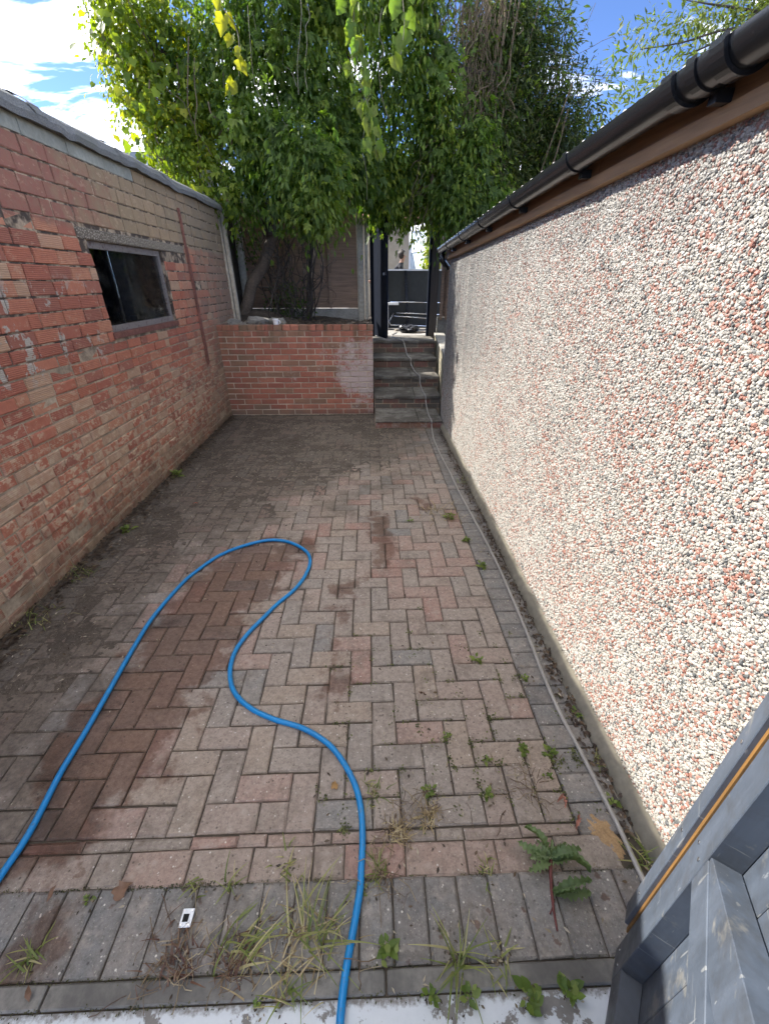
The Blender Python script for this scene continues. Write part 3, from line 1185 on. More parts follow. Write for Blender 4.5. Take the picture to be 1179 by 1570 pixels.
for k in range(17):
    z = 1.275 + k * .09
    mb = MB()
    jx = random.uniform(-.004, .004)
    v = [(-2.365, FY - .028, z + jx), (-.203, FY - .028, z + random.uniform(-.004, .004)), (-.203, FY - .008, z + .105), (-2.365, FY - .008, z + .105)]
    v += [(a, b + .009, c) for a, b, c in v]
    mb.add(v, [(0, 1, 2, 3), (7, 6, 5, 4), (0, 4, 5, 1), (3, 2, 6, 7), (0, 3, 7, 4), (1, 5, 6, 2)])
    mb.build('board', lap_m, bf)
for x in (-1.4, -.70):
    mb = MB(); mb.box(x, x + .045, FY - .062, FY - .034, 1.275, 2.84)
    mb.build('batten', lap_m, bf)
mb = MB(); mb.box(-2.365, -.203, FY - .035, FY + .02, 2.815, 2.85); mb.build('cap_rail', lap_m, bf)
sf = thing('side_fence', 'shaded side fence of dark upright boards with leaning concrete posts, left of the tree', 'fence')
for (b0, b1, lean) in (((-2.205, 7.05), .175, (.02, .0)), ((-2.13, 7.95), .10, (.06, 0))):
    mb = MB()
    x, y = b0
    poly = [(x, y, 1.02), (x + b1 * .35, y - .02, 1.02), (x + b1 * .65, y - .02, 1.02), (x + b1, y, 1.02), (x + b1, y + .1, 1.02), (x, y + .1, 1.02)]
    mb.prism(poly, (-.02 if y < 7.5 else .02, lean[1], 1.95))
    mb.build('post', post_m, sf, bevel=.004)
    if y < 7.5:
        mb = MB(); mb.prism([(x + b1 + .012, y + .02, 1.02), (x + b1 + .06, y + .02, 1.02), (x + b1 + .06, y + .07, 1.02), (x + b1 + .012, y + .07, 1.02)], (-.02, 0, 1.6))
        mb.build('post_batten', post_m, sf)
for k in range(12):
    y = 7.12 + k * .098
    mb = MB()
    mb.box(-2.19 + (k % 2) * .008, -2.17 + (k % 2) * .008, y, y + .105, 1.1, 2.72 + random.uniform(-.01, .01))
    mb.build('board', dark_timber, sf)
mb = MB(); mb.box(-2.16, -2.12, 7.12, 8.25, 1.5, 1.56); mb.build('rail', dark_timber, sf)
mb = MB(); mb.box(-2.16, -2.12, 7.12, 8.25, 2.3, 2.36); mb.build('rail', dark_timber, sf)
# short fence right of the door
rf = thing('short_fence', 'short brown fence panel and concrete base between door post and garage', 'fence')
mb = MB(); mb.box(1.28, 2.3, 8.62, 8.72, .5, 1.10); mb.build('base', dark_concrete, rf)
for k in range(14):
    z = 1.115 + k * .095
    mb = MB()
    v = [(1.33, 8.60, z), (2.3, 8.60, z), (2.3, 8.625, z + .108), (1.33, 8.625, z + .108)]
    v += [(a, b + .009, c) for a, b, c in v]
    mb.add(v, [(0, 1, 2, 3), (7, 6, 5, 4), (0, 4, 5, 1), (3, 2, 6, 7), (0, 3, 7, 4), (1, 5, 6, 2)])
    mb.build('board', lap_m, rf)
for x in (1.30, 1.40):
    mb = MB(); mb.box(x, x + .05, 8.545, 8.595, 1.06, 2.5); mb.build('batten', lap_m, rf)

# ================================================================== GARDEN DOOR
door = thing('garden_door', 'dark navy garden door standing open in its timber frame above the steps', 'door')
mb = MB(); mb.box(.02, .10, 8.60, 8.70, .77, 2.85); mb.build('hinge_post', navy_paint, door)
mb = MB(); mb.box(1.115, 1.255, 8.585, 8.70, .775, 2.75); mb.build('latch_post', wood_mat('door_post_timber', (.075, .058, .045), 2), door)
mb = MB(); mb.box(1.075, 1.113, 8.60, 8.72, .775, 2.75); mb.build('stop_strip', navy_paint, door)
mb = MB(); mb.box(.101, 1.074, 8.61, 8.69, 2.66, 2.76); mb.build('head', navy_paint, door)
a = Vector((.105, 8.60, .80)); b = Vector((.315, 7.92, .80))
dd = (b - a).normalized(); nn = Vector((dd.y, -dd.x, 0))
mb = MB(); mb.obox(a, dd, nn, UZ, 0, .71, 0, .018, .02, 1.86)
leaf = mb.build('door_leaf', navy_paint, door)
leaf_boards = []
for k in range(6):
    mb = MB(); mb.obox(a, dd, nn, UZ, .004 + k * .118, .004 + k * .118 + .114, .0185, .03, .005, 1.87)
    o = mb.build('board', navy_paint, leaf)
mb = MB(); mb.obox(a, dd, nn, UZ, .62, .70, .03, .06, .98, 1.02); mb.build('latch', black_plastic, leaf)

# ================================================================== BEYOND THE DOOR
patio_m = simple('patio_slabs', (.30, .28, .25), .9, .3, 6, .3)
mb = MB(); mb.box(-6, 8, 8.73, 24, .4, .762); o = mb.build('patio', patio_m); tag(o, 'dusty grey patio beyond the garden door', kind='structure')
mb = MB(); mb.box(-14, -2.3, 6.9, 24, .0, 1.0); o = mb.build('garden_ground', soil); tag(o, kind='structure')
mb = MB(); mb.box(-2.3, 1.0, 8.35, 8.725, .2, .755); o = mb.build('threshold_ground', dark_concrete); tag(o, kind='structure')
house = thing('rear_house', 'house with beige wall and red tiled roof seen through the garden door', 'house')
mb = MB(); mb.box(-.6, 5, 13.5, 13.7, .75, 3.02)
mb.build('wall', simple('beige_render', (.34, .29, .22), .9, .15, 8, .1), house)
mb = MB(); mb.box(.0, 1.0, 13.44, 13.498, 1.75, 1.98)
mb.build('stone_band', simple('stone_band', (.3, .28, .25), .9, .5, 30, .3), house)
mb = MB(); mb.box(-.8, 5.2, 13.2, 13.5, 3.02, 3.10); mb.build('gutter', dark_timber, house)
tile_m = simple('clay_roof_tile', (.26, .12, .085), .85, .4, 12, .3)
for k in range(10):
    mb = MB(); mb.obox((-.8, 13.2 + k * .22, 3.1 + k * .13), (1, 0, 0), (0, .86, .51), (0, -.51, .86), 0, 6, 0, .34, .012 * (k % 2), .03 + .012 * (k % 2))
    mb.build('tile_course', tile_m, house)
wd = thing('white_door', 'tall white glazed patio door standing open at the house', 'door')
dv = Vector((.30, -.9, 0)).normalized(); dn = Vector((-dv.y, dv.x, 0))
dob = Vector((1.06, 12.9, .80)); 
Wd = 1.05
mb = MB()
for (a, b, z0, z1) in ((0, .1, 0, 2.12), (Wd - .1, Wd, 0, 2.12), (.1, Wd - .1, 0, .62), (.1, Wd - .1, 2.0, 2.12), (.1, Wd - .1, .72, .80), (.1, Wd - .1, 1.55, 1.60)):
    mb.obox(dob, dv, dn, UZ, a, b, 0, .05, z0, z1)
mb.build('stile_frame', white_paint, wd)
for z0, z1 in ((.80, 1.55), (1.60, 2.0)):
    mb = MB(); mb.obox(dob, dv, dn, UZ, .1, Wd - .1, .02, .03, z0, z1)
    mb.build('pane', simple('curtained_glass', (.5, .58, .65), .15, .15, 9, 0), wd)
# tipped folding table
tb = thing('folding_table', 'dark folding table tipped on its side with chrome legs beyond the door', 'table')
t0 = Vector((.40, 10.1, .78)); tu = Vector((1, .04, 0)).normalized(); tz = Vector((-.06, .12, 1)).normalized(); tn = Vector((0, -1, .12)).normalized()
grey_under = simple('table_underside', (.022, .025, .024), .6, .2, 15, .1)
mb = MB(); mb.obox(t0, tu, tz, tn, 0, 1.3, .0, 1.12, -.03, 0); mb.build('table_top', grey_under, tb)
mb = MB(); mb.obox(t0, tu, tz, tn, -.01, 1.31, 1.121, 1.15, -.035, .015); mb.build('edge_strip', white_paint, tb)
mb = MB(); mb.obox(t0, tu, tz, tn, .0, .05, .0, 1.12, .002, .05); mb.build('side_rail', black_plastic, tb)
mb = MB(); mb.obox(t0, tu, tz, tn, .42, .47, .0, 1.12, .002, .04); mb.build('cross_rail', black_plastic, tb)
T = lambda u_, z_, n_: tuple(t0 + tu * u_ + tz * z_ + tn * n_)
for pts in ([T(.08, .52, .06), T(1.25, .50, .07)], [T(.14, .30, .10), T(.02, .12, .16), T(.06, .06, .2), T(1.25, .02, .2)], [T(.14, .24, .12), T(1.25, .16, .14)], [T(.2, .30, .1), T(1.25, .26, .1)]):
    mb = MB(); mb.tube(pts, .014, 8); mb.build('leg', chrome, tb, smooth=True)
bag = bmesh.new(); bmesh.ops.create_icosphere(bag, subdivisions=3, radius=.16)
for v in bag.verts:
    v.co *= 1 + .25 * math.sin(v.co.x * 40 + v.co.y * 31) * math.cos(v.co.z * 37)
    v.co.z *= .5; v.co.x *= 1.3; v.co += Vector((.80, 9.35, .83))
me = bpy.data.meshes.new('black_bag'); bag.to_mesh(me); bag.free()
tag(link('black_bag', me, black_plastic), 'crumpled black bag lying on the patio just past the door', 'bag')
for k, (xa, ya, xb, yb, lb) in enumerate(((.55, 9.6, 1.0, 9.75, 'pale plank lying behind the black bag on the patio'), (.95, 9.2, 1.5, 9.35, 'thin plank on the patio right of the black bag'))):
    q = Vector((xb - xa, yb - ya, 0)); l = q.length; q.normalize()
    mb = MB(); mb.obox((xa, ya, .763), q, (-q.y, q.x, 0), UZ, 0, l, 0, .10, 0, .03)
    tag(mb.build('plank', wood_mat('pale_plank%d' % k, (.4, .34, .26), 0), bevel=.003), lb, 'plank', 'planks on the patio')
wc_ = thing('garden_chair', 'white garden chair just showing past the edge of the navy door', 'chair')
mb = MB(); mb.box(.36, .40, 9.9, 10.3, .763, 1.25); mb.build('leg', white_paint, wc_)
mb = MB(); mb.box(.30, .62, 9.9, 10.35, 1.251, 1.29); mb.build('seat', white_paint, wc_)
mb = MB(); mb.box(.36, .40, 10.31, 10.35, 1.291, 1.6); mb.build('backrest', white_paint, wc_)


def person(name, label, loc, cloth, skin, hair, face=1, lean=.25):
    root = thing(name, label, 'person', loc)
    root.scale = (.9, .9, .9)
    J = [(0, 0, .92, .135, .115), (0, 0, 1.10, .12, .10), (.05, 0, 1.28, .15, .11), (.10, 0, 1.42, .12, .085), (.13, 0, 1.49, .05, .05), (.16, 0, 1.56, .055, .06), (.17, 0, 1.63, .085, .075), (.165, 0, 1.70, .08, .072)]
    ed = [(i, i + 1) for i in range(7)]
    for sgn in (-1, 1):
        k = len(J)
        J += [(0, .09 * sgn, .86, .085, .085), (.03, .10 * sgn, .48, .055, .055), (-.02, .10 * sgn, .09, .04, .04), (.12, .10 * sgn, .04, .035, .035)]
        ed += [(0, k), (k, k + 1), (k + 1, k + 2), (k + 2, k + 3)]
        k = len(J)
        J += [(.09, .17 * sgn, 1.39, .052, .052), (.14, .21 * sgn, 1.14, .042, .042), (.34, .16 * sgn, 1.04, .032, .032), (.43, .14 * sgn, 1.03, .035, .022)]
        ed += [(3, k), (k, k + 1), (k + 1, k + 2), (k + 2, k + 3)]
    me = bpy.data.meshes.new('body')
    me.from_pydata([(face * x, y, z) for x, y, z, a, b in J], ed, [])
    o = bpy.data.objects.new('body', me); COL.objects.link(o); o.parent = root
    sk = o.modifiers.new('skin', 'SKIN')
    for i, q in enumerate(J):
        me.skin_vertices[0].data[i].radius = (q[3], q[4])
    me.skin_vertices[0].data[0].use_root = True
    ss = o.modifiers.new('sub', 'SUBSURF'); ss.levels = 2; ss.render_levels = 2
    w = NT(name + '_body')
    z = w.sep(w.obj())[2]; x = w.sep(w.obj())[0]
    m_ = w.map(z, 1.495, 1.50)
    m_ = w.math('MAXIMUM', m_, w.map(w.math('MULTIPLY', x, face), .36, .365))
    c = w.mix(w.map(z, .93, .935), (.03, .03, .04), cloth)
    w.set(Base_Color=w.mix(m_, c, skin), Roughness=.8)
    me.materials.append(w.m)
    bm = bmesh.new(); bmesh.ops.create_icosphere(bm, subdivisions=3, radius=.105)
    bmesh.ops.delete(bm, geom=[v for v in bm.verts if v.co.x * face > .055 and v.co.z < .05], context='VERTS')
    for v in bm.verts:
        v.co.z *= 1.15; v.co *= random.uniform(.97, 1.04)
        v.co += Vector((.145 * face, 0, 1.69))
    hm = bpy.data.meshes.new('hair'); bm.to_mesh(hm); bm.free()
    ho = link('hair', hm, simple(name + '_hair', hair, .6, .3, 60, .3), root, keep=False)
    ho.location = (0, 0, 0)
    bm = bmesh.new(); bmesh.ops.create_cone(bm, segments=8, radius1=.016, radius2=.004, depth=.04, cap_ends=True)
    for v in bm.verts: v.co = Vector((face * (v.co.z + .255), v.co.y, v.co.x + 1.64))
    hm = bpy.data.meshes.new('nose'); bm.to_mesh(hm); bm.free()
    no = link('nose', hm, simple(name + '_skin', skin, .6, .05), root, keep=False); no.location = (0, 0, 0)
    return root


person('person', 'person in dark top bending forward beyond the garden door', (.70, 12.2, .762), (.012, .012, .018), (.35, .2, .14), (.02, .011, .006))
person('person', 'person in white top mostly hidden behind the navy door', (.36, 12.4, .762), (.6, .6, .62), (.30, .18, .13), (.01, .008, .006), face=-1)

# white building over the outbuilding roof
nb = thing('weatherboard_building', 'white weatherboarded building peeking over the outbuilding roof', 'building')
mb = MB(); mb.box(-11, -4.6, 15.05, 19, .0, 4.66); mb.build('wall', white_paint, nb)
for k in range(9):
    z = 3.0 + k * .185
    mb = MB(); v = [(-11, 15.02, z), (-4.6, 15.02, z), (-4.6, 15.04, z + .183), (-11, 15.04, z + .183)]
    v += [(a, b + .012, c) for a, b, c in v]
    mb.add(v, [(0, 1, 2, 3), (7, 6, 5, 4), (0, 4, 5, 1), (3, 2, 6, 7), (0, 3, 7, 4), (1, 5, 6, 2)])
    mb.build('weatherboard', white_paint, nb)
mb = MB(); mb.box(-11.2, -4.45, 14.9, 19.1, 4.665, 4.80); mb.build('roof_edge', simple('grey_roof_edge', (.22, .24, .26), .7, .1), nb)

# ================================================================== RIGHT: PEBBLEDASH GARAGE
RX = .945
gar = thing('pebbledash_garage', 'garage with red, white and grey pebbledash wall and timber fascia, right side', 'garage')
bw = NT('dash_mortar')
n = bw.noise(70, 4, .7)
bw.set(Base_Color=bw.mix(n, (.24, .225, .195), (.36, .335, .295)), Roughness=.95)
bw.bump(n, .6, .004)
mb = MB()
mb.box(RX, RX + .16, -.6, 5.60, -.1, 2.10)
mb.box(RX + .16, 4.2, 5.44, 5.60, -.1, 2.10)
mb.build('wall', bw.m, gar)
def fz(y): return 2.035 - .030 * (y - 1.28)
# pebbles
SPC = .0076
ny = int((5.615 - .25) / SPC); nz = int((2.06 - .035) / (SPC * .9))
jy, jz = np.meshgrid(np.arange(ny), np.arange(nz))
yy = (.25 + (jy + .5 * (jz % 2)) * SPC + rng.uniform(-.5, .5, jy.shape) * SPC * .8).ravel()
zz = (.035 + jz * SPC * .9 + rng.uniform(-.5, .5, jy.shape) * SPC * .8).ravel()
keep = (zz < 2.035 - .03 * (yy - 1.28) + .02) & (yy < 5.60)
yy, zz = yy[keep], zz[keep]
n = len(yy)
xx = RX - rng.uniform(-.0008, .0026, n)
P = np.stack([xx, yy, zz], 1)
# far return edge
def lump(y, z, s, o):
    return (np.sin(y * 5.1 * s + o) * np.sin(z * 6.3 * s + o * 1.7) + np.sin(y * 11.3 * s + 2 * o) * np.cos(z * 9.7 * s + o)) * .5
k_red = lump(yy, zz, 1.3, .7) * .10 + lump(yy, zz, 4.0, 2.1) * .09
u = rng.random(n)
p_red = np.clip(.21 + k_red * 1.5 - .13 * np.clip((yy - 1.6) / 2.5, 0, 1), .03, .6)
p_dark = np.clip(.125 + lump(yy, zz, 2.1, 4.0) * .06 + .10 * np.clip((yy - 3.6) / 1.6, 0, 1) * np.clip((zz - .7) / .9, 0, 1), .03, .6)
colr = np.empty((n, 4)); colr[:, 3] = 1
v1 = rng.random(n)[:, None]
white = np.array([.70, .665, .60]) * (1 - v1) + np.array([.46, .43, .375]) * v1
red = np.array([.38, .155, .11]) * (1 - v1) + np.array([.54, .32, .25]) * v1
dark = np.array([.105, .11, .11]) * (1 - v1) + np.array([.27, .275, .265]) * v1
colr[:, :3] = .585 * np.where((u < p_red)[:, None], red, np.where((u < p_red + p_dark)[:, None], dark, white))
# green-grey film low at the foot and runoff stains with painted shade towards the top
film = np.clip(1 - zz / .10, 0, 1)[:, None] * .7
colr[:, :3] = colr[:, :3] * (1 - film) + np.array([.17, .15, .11]) * film
runoff_shade = np.clip((yy - 2.7 + .25 * np.sin(zz * 7)) / 1.5, 0, 1) * np.clip((zz - .45 - .28 * np.clip(5.0 - yy, 0, 2)) / .55, 0, 1) * np.clip(.85 + .25 * np.sin(yy * 17) * np.sin(yy * 5.1 + 1) + .15 * np.sin(yy * 47), 0, 1)  # broad grey paints tree shade on the far upper wall, with runoff streaks
runoff_shade = np.maximum(runoff_shade, .45 * np.clip((zz - (2.03 - .03 * (yy - 1.28)) + .22 + .06 * np.sin(yy * 9) + .04 * np.sin(yy * 31)) / .22, 0, 1))  # gutter shade put into the pebble colour as a soft dark band
runoff_shade = (runoff_shade * .66)[:, None]
colr[:, :3] = colr[:, :3] * (1 - runoff_shade) + np.array([.085, .088, .086]) * runoff_shade
me = bpy.data.meshes.new('pebbles')
me.vertices.add(n); me.vertices.foreach_set('co', P.astype(np.float32).ravel())
s0 = SPC * (.42 + .55 * rng.random(n) ** 1.6)
sc_ = np.stack([s0 * rng.uniform(.55, .95, n), s0 * rng.uniform(.8, 1.6, n), s0 * rng.uniform(.75, 1.2, n)], 1)
at = me.attributes.new('psize', 'FLOAT_VECTOR', 'POINT'); at.data.foreach_set('vector', sc_.astype(np.float32).ravel())
rt = np.stack([rng.uniform(0, 6.28, n), rng.uniform(-.5, .5, n), rng.uniform(-.5, .5, n)], 1)
at = me.attributes.new('prot', 'FLOAT_VECTOR', 'POINT'); at.data.foreach_set('vector', rt.astype(np.float32).ravel())
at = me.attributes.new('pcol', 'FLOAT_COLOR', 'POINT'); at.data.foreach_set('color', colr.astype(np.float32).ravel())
pm = NT('pebble')
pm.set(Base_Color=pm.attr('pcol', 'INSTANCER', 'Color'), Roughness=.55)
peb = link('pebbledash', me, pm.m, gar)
tag(peb, kind='stuff')
ng = bpy.data.node_groups.new('pebble_scatter', 'GeometryNodeTree')
ng.interface.new_socket('Geometry', in_out='INPUT', socket_type='NodeSocketGeometry')
ng.interface.new_socket('Geometry', in_out='OUTPUT', socket_type='NodeSocketGeometry')
gi, go = ng.nodes.new('NodeGroupInput'), ng.nodes.new('NodeGroupOutput')
ico = ng.nodes.new('GeometryNodeMeshIcoSphere'); ico.inputs['Radius'].default_value = 1.0; ico.inputs['Subdivisions'].default_value = 1
sm = ng.nodes.new('GeometryNodeSetShadeSmooth')
mt = ng.nodes.new('GeometryNodeSetMaterial'); mt.inputs['Material'].default_value = pm.m
iop = ng.nodes.new('GeometryNodeInstanceOnPoints')
def named(nm):
    a = ng.nodes.new('GeometryNodeInputNamedAttribute'); a.data_type = 'FLOAT_VECTOR'; a.inputs['Name'].default_value = nm
    return a.outputs['Attribute']
ng.links.new(gi.outputs[0], iop.inputs['Points'])
ng.links.new(ico.outputs['Mesh'], sm.inputs['Geometry'])
sm.inputs['Shade Smooth'].default_value = False
ng.links.new(sm.outputs[0], mt.inputs['Geometry'])
ng.links.new(mt.outputs[0], iop.inputs['Instance'])
ng.links.new(named('psize'), iop.inputs['Scale'])
e2r = ng.nodes.new('FunctionNodeEulerToRotation')
ng.links.new(named('prot'), e2r.inputs[0])
ng.links.new(e2r.outputs[0], iop.inputs['Rotation'])
ng.links.new(iop.outputs[0], go.inputs[0])
peb.modifiers.new('scatter', 'NODES').node_group = ng
# plinth fillet at the foot of the wall
mb = MB()
NP = 60
for i in range(NP + 1):
    y = .25 + 5.3 * i / NP
    wv = random.uniform(-.006, .006)
    top = .052 + random.uniform(-.006, .006)
    w_ = .046 + wv
    mb.v += [(RX - w_, y, -.02), (RX - w_ + .004, y, .012), (RX - .022, y, top), (RX + .01, y, top + .012), (RX + .01, y, -.02)]
for i in range(NP):
    for q in range(4):
        a = i * 5 + q
        mb.f.append((a, a + 1, a + 6, a + 5)); mb.r.append(.5)
mb.build('plinth', simple('plinth_mortar', (.21, .19, .145), .9, .3, 30, .4, .003), gar, smooth=True)
# fascia, batten
fas_m = wood_mat('brown_stained_fascia', (.30, .155, .068), 1, .35, 10, .6)
bat_m = wood_mat('lighter_batten', (.42, .25, .12), 1, .55, 12, .6)
def sloped(mbx, x0, x1, za, zb, y0=-.5, y1=5.62):
    f0, f1 = fz(y0), fz(y1)
    v = [(x0, y0, f0 + za), (x1, y0, f0 + za), (x0, y1, f1 + za), (x1, y1, f1 + za),
         (x0, y0, f0 + zb), (x1, y0, f0 + zb), (x0, y1, f1 + zb), (x1, y1, f1 + zb)]
    mbx.add(v, [(0, 2, 3, 1), (4, 5, 7, 6), (0, 1, 5, 4), (2, 6, 7, 3), (0, 4, 6, 2), (1, 3, 7, 5)])
mb = MB(); sloped(mb, .908, .9425, .041, .155, -.5, 2.05); mb.build('fascia_board', fas_m, gar)
mb = MB(); sloped(mb, .9085, .9425, .041, .154, 2.053, 5.62); mb.build('fascia_board', fas_m, gar)
mb = MB(); sloped(mb, .903, .9422, .0, .039); mb.build('fascia_batten', bat_m, gar)
# corrugated cement roof
cem = simple('cement_sheet', (.62, .60, .55), .9, .25, 20, .4, .004)
mb = MB()
NC = 42 * 8
for lay in range(2):
    for i in range(NC + 1):
        y = -.5 + 6.2 * i / NC
        z = fz(y) + .131 + .019 * math.sin(2 * math.pi * y / .146) - lay * .010
        for q in range(2):
            x = .835 + q * 3.4
            mb.v.append((x, y, z + q * 3.4 * .20))
k1 = (NC + 1) * 2
for lay in range(2):
    for i in range(NC):
        a = lay * k1 + i * 2
        mb.f.append((a, a + 1, a + 3, a + 2)); mb.r.append(.5)
for i in range(NC):
    a = i * 2
    mb.f.append((a, a + 2, a + 2 + k1, a + k1)); mb.r.append(.5)
mb.build('corrugated_roof', cem, gar, fix=False)
# gutter
gut = thing('gutter', 'black plastic half round gutter along the garage eaves', 'gutter')
GCX, GR = .847, .056
def gz(y): return fz(y) + .118
def ring(mbx, y0, y1, r0, r1, a0=0, a1=180, seg=16, lip=True):
    k = len(mbx.v)
    for y in (y0, y1):
        for rr in (r0, r1):
            for j in range(seg + 1):
                a = R(a0 + (a1 - a0) * j / seg)
                mbx.v.append((GCX - rr * math.cos(a), y, gz(y) - rr * math.sin(a)))
    m_ = seg + 1
    for j in range(seg):
        o0, o1, i0, i1 = k + j, k + 2 * m_ + j, k + m_ + j, k + 3 * m_ + j
        mbx.f += [(o0, o1, o1 + 1, o0 + 1), (i0, i0 + 1, i1 + 1, i1), (o0, o0 + 1, i0 + 1, i0), (o1, i1, i1 + 1, o1 + 1)]
        mbx.r += [.5] * 4
    mbx.f += [(k, k + m_, k + 3 * m_, k + 2 * m_), (k + m_ - 1, k + 3 * m_ - 1, k + 4 * m_ - 1, k + 2 * m_ - 1)]
    mbx.r += [.5] * 2
gm = NT('gutter_plastic')
n = gm.noise(90, 4, .7)
gm.set(Base_Color=gm.mix(gm.map(n, .66, .74, 0, .6), (.011, .012, .014), (.04, .039, .036)), Roughness=gm.map(gm.noise(9, 3), .3, .7, .18, .26))
gm.b.inputs['Specular IOR Level'].default_value = .5
for y0, y1 in ((-.5, 1.405), (1.41, 5.66)):
    mb = MB(); ring(mb, y0, y1, GR, GR - .0035)
    o = mb.build('channel', gm.m, gut, smooth=False)
    me = o.data
    me.polygons.foreach_set('use_smooth', [True] * len(me.polygons))
    me.set_sharp_from_angle(angle=R(40))
for yc in (1.30, 1.48):
    mb = MB(); ring(mb, yc - .022, yc + .022, GR + .007, GR + .0005, -4, 184); ring(mb, yc - .03, yc - .023, GR + .010, GR + .0005, -4, 184)
    mb.build('union_collar', gm.m, gut)
for yc in (1.39, 2.13, 2.90, 3.66, 4.4, 5.1):
    mb = MB(); ring(mb, yc - .017, yc + .017, GR + .005, GR + .0008, -6, 186)
    mb.box(GCX + .02, .9075, yc - .015, yc + .015, gz(yc) - .078, gz(yc) - .05)
    mb.build('bracket', gm.m, gut)
mb = MB()
k = len(mb.v)
ye = 5.662
pts = [(GCX - GR * math.cos(R(10 * j)), ye, gz(ye) - GR * math.sin(R(10 * j))) for j in range(19)]
mb.prism(pts, (0, .006, 0)); mb.build('end_cap', gm.m, gut)
mb = MB(); mb.tube([(GCX, 5.60, gz(5.6) - GR - .002), (GCX, 5.60, gz(5.6) - .12), (.93, 5.66, gz(5.6) - .2)], .034, 12); mb.build('outlet', gm.m, gut, smooth=True)

# ================================================================== GATE (front right)
gate = thing('grey_gate', 'blue grey painted timber gate leaf standing open at the front right', 'gate')
Gp = Vector((.66, .41, 0)); gd = Vector((-.602, -.799, 0)); gn = Vector((-.799, .602, 0))
w = NT('gate_paint')
p = w.pos()
n = w.noise(3, 5, .6, w.mapping(p, scale=(9, 9, 1.2)))
n2 = w.noise(45, 4, .7, w.mapping(p, scale=(1, 1, .25)))
c = w.mix(w.map(n, .3, .7), (.056, .071, .095), (.088, .108, .142))
c = w.mix(w.map(n2, .66, .72), c, (.26, .28, .30))
c = w.mix(w.math('MULTIPLY', w.map(w.noise(9, 5, .7), .60, .68), .6), c, (.24, .23, .20))
sc1 = w.map(w.noise(1, 2, .5, w.mapping(p, scale=(60, 60, 7), rot=(.3, .2, 0))), .70, .72)
sc2 = w.map(w.noise(1, 2, .5, w.mapping(p, scale=(9, 9, 90), rot=(.1, -.4, 0))), .71, .73)
c = w.mix(w.math('MULTIPLY', w.math('MAXIMUM', sc1, sc2), .6), c, (.26, .27, .27))
c = w.mix(w.math('MULTIPLY', w.map(w.noise(14, 4, .7), .5, .66), .45), c, (.05, .052, .055))
c = w.mix(w.map(w.sep(p)[2], .35, .08, 0, .45), c, (.10, .09, .075))
w.set(Base_Color=c, Roughness=w.map(w.noise(20, 4), .3, .7, .38, .62))
w.bump(w.math('ADD', n, w.math('MULTIPLY', n2, .3)), .35, .002)
gp_m = w.m
def gbox(name, s0, s1, n0, n1, z0, z1, mat=gp_m, bevel=.0015):
    mb = MB(); mb.obox(Gp, gd, gn, UZ, s0, s1, n0, n1, z0, z1)
    return mb.build(name, mat, gate, bevel=bevel)
gbox('stile', .0, .075, -.05, .0, .05, 1.85)
gbox('stile', .78, .86, -.05, .0, .05, 1.85)
gbox('bottom_rail', .0755, .7795, -.05, -.001, .05, .145)
gbox('middle_rail', .0755, .7795, -.05, -.001, .648, .735)
gbox('top_rail', .0755, .7795, -.05, -.001, 1.75, 1.85)
mb = MB()
tl = .53
q = [(.0755, .736), (.0755, .747), (.7795, .747 + tl * .704), (.7795, .737 + tl * .704 - .13), (.26, .736)]
mb.prism([Gp + gd * s_ + gn * -.003 + Vector((0, 0, z_)) for s_, z_ in q], -gn * .045)
mb.build('brace', gp_m, gate, bevel=.0012)
for k in range(6):
    a = .03 + k * .132
    gbox('board', a, a + .129, -.073, -.0505, .04, 1.86)
for s_, z_ in ((.02, .10), (.055, .10), (.02, .69), (.055, .69), (-.035, .30), (-.035, .62), (-.035, .94)):
    mb = MB()
    q = Gp + gd * s_ + gn * (.0005 if s_ > 0 else .0125) + Vector((0, 0, z_))
    ring_ = [q + (gd * math.cos(a_ * .785) + Vector((0, 0, 1)) * math.sin(a_ * .785)) * .0045 for a_ in range(8)]
    mb.prism(ring_, gn * .0012); mb.build('screw', chrome, gate)
raw = wood_mat('raw_timber_edge', (.25, .125, .03), 2, .45, 30)
gbox('closing_strip', -.062, -.012, -.03, .012, .172, 1.85)
gbox('raw_edge', -.0115, -.0005, -.03, .003, .16, 1.85, raw, 0)

# ================================================================== HOSE AND PIPE
HOSE = [(-1.22, .45), (-1.21, .637), (-1.203, .768), (-1.225, .971), (-1.229, 1.143), (-1.241, 1.361), (-1.254, 1.588), (-1.256, 1.832), (-1.214, 2.11), (-1.17, 2.246), (-1.075, 2.427), (-.946, 2.542), (-.794, 2.615), (-.674, 2.611), (-.565, 2.555), (-.467, 2.452), (-.43, 2.327), (-.447, 2.171), (-.497, 2.036), (-.574, 1.914), (-.632, 1.797), (-.687, 1.679), (-.719, 1.557), (-.709, 1.434), (-.66, 1.321), (-.568, 1.233), (-.444, 1.169), (-.317, 1.125), (-.205, 1.056), (-.132, .973), (-.08, .879), (-.058, .794), (-.052, .708), (-.055, .632), (-.058, .574), (-.076, .483), (-.092, .408), (-.102, .336), (-.11, .2), (-.12, .05), (-.2, -.25)]
w = NT('blue_hose')
n = w.noise(30, 3)
w.set(Base_Color=w.mix(w.map(w.noise(55, 4, .7), .58, .66, 0, .5), w.mix(w.map(n, .4, .7, 0, .35), (.0, .205, .50), (.01, .15, .37)), (.06, .12, .17)), Roughness=w.map(w.noise(25, 3), .3, .7, .3, .55))
mb = MB(); mb.tube(spline([(x, y, .0125) for x, y in HOSE], 7), .0112, 14)
o = mb.build('garden_hose', w.m, smooth=True)
tag(o, 'bright blue garden hose looping across the paving', 'hose')
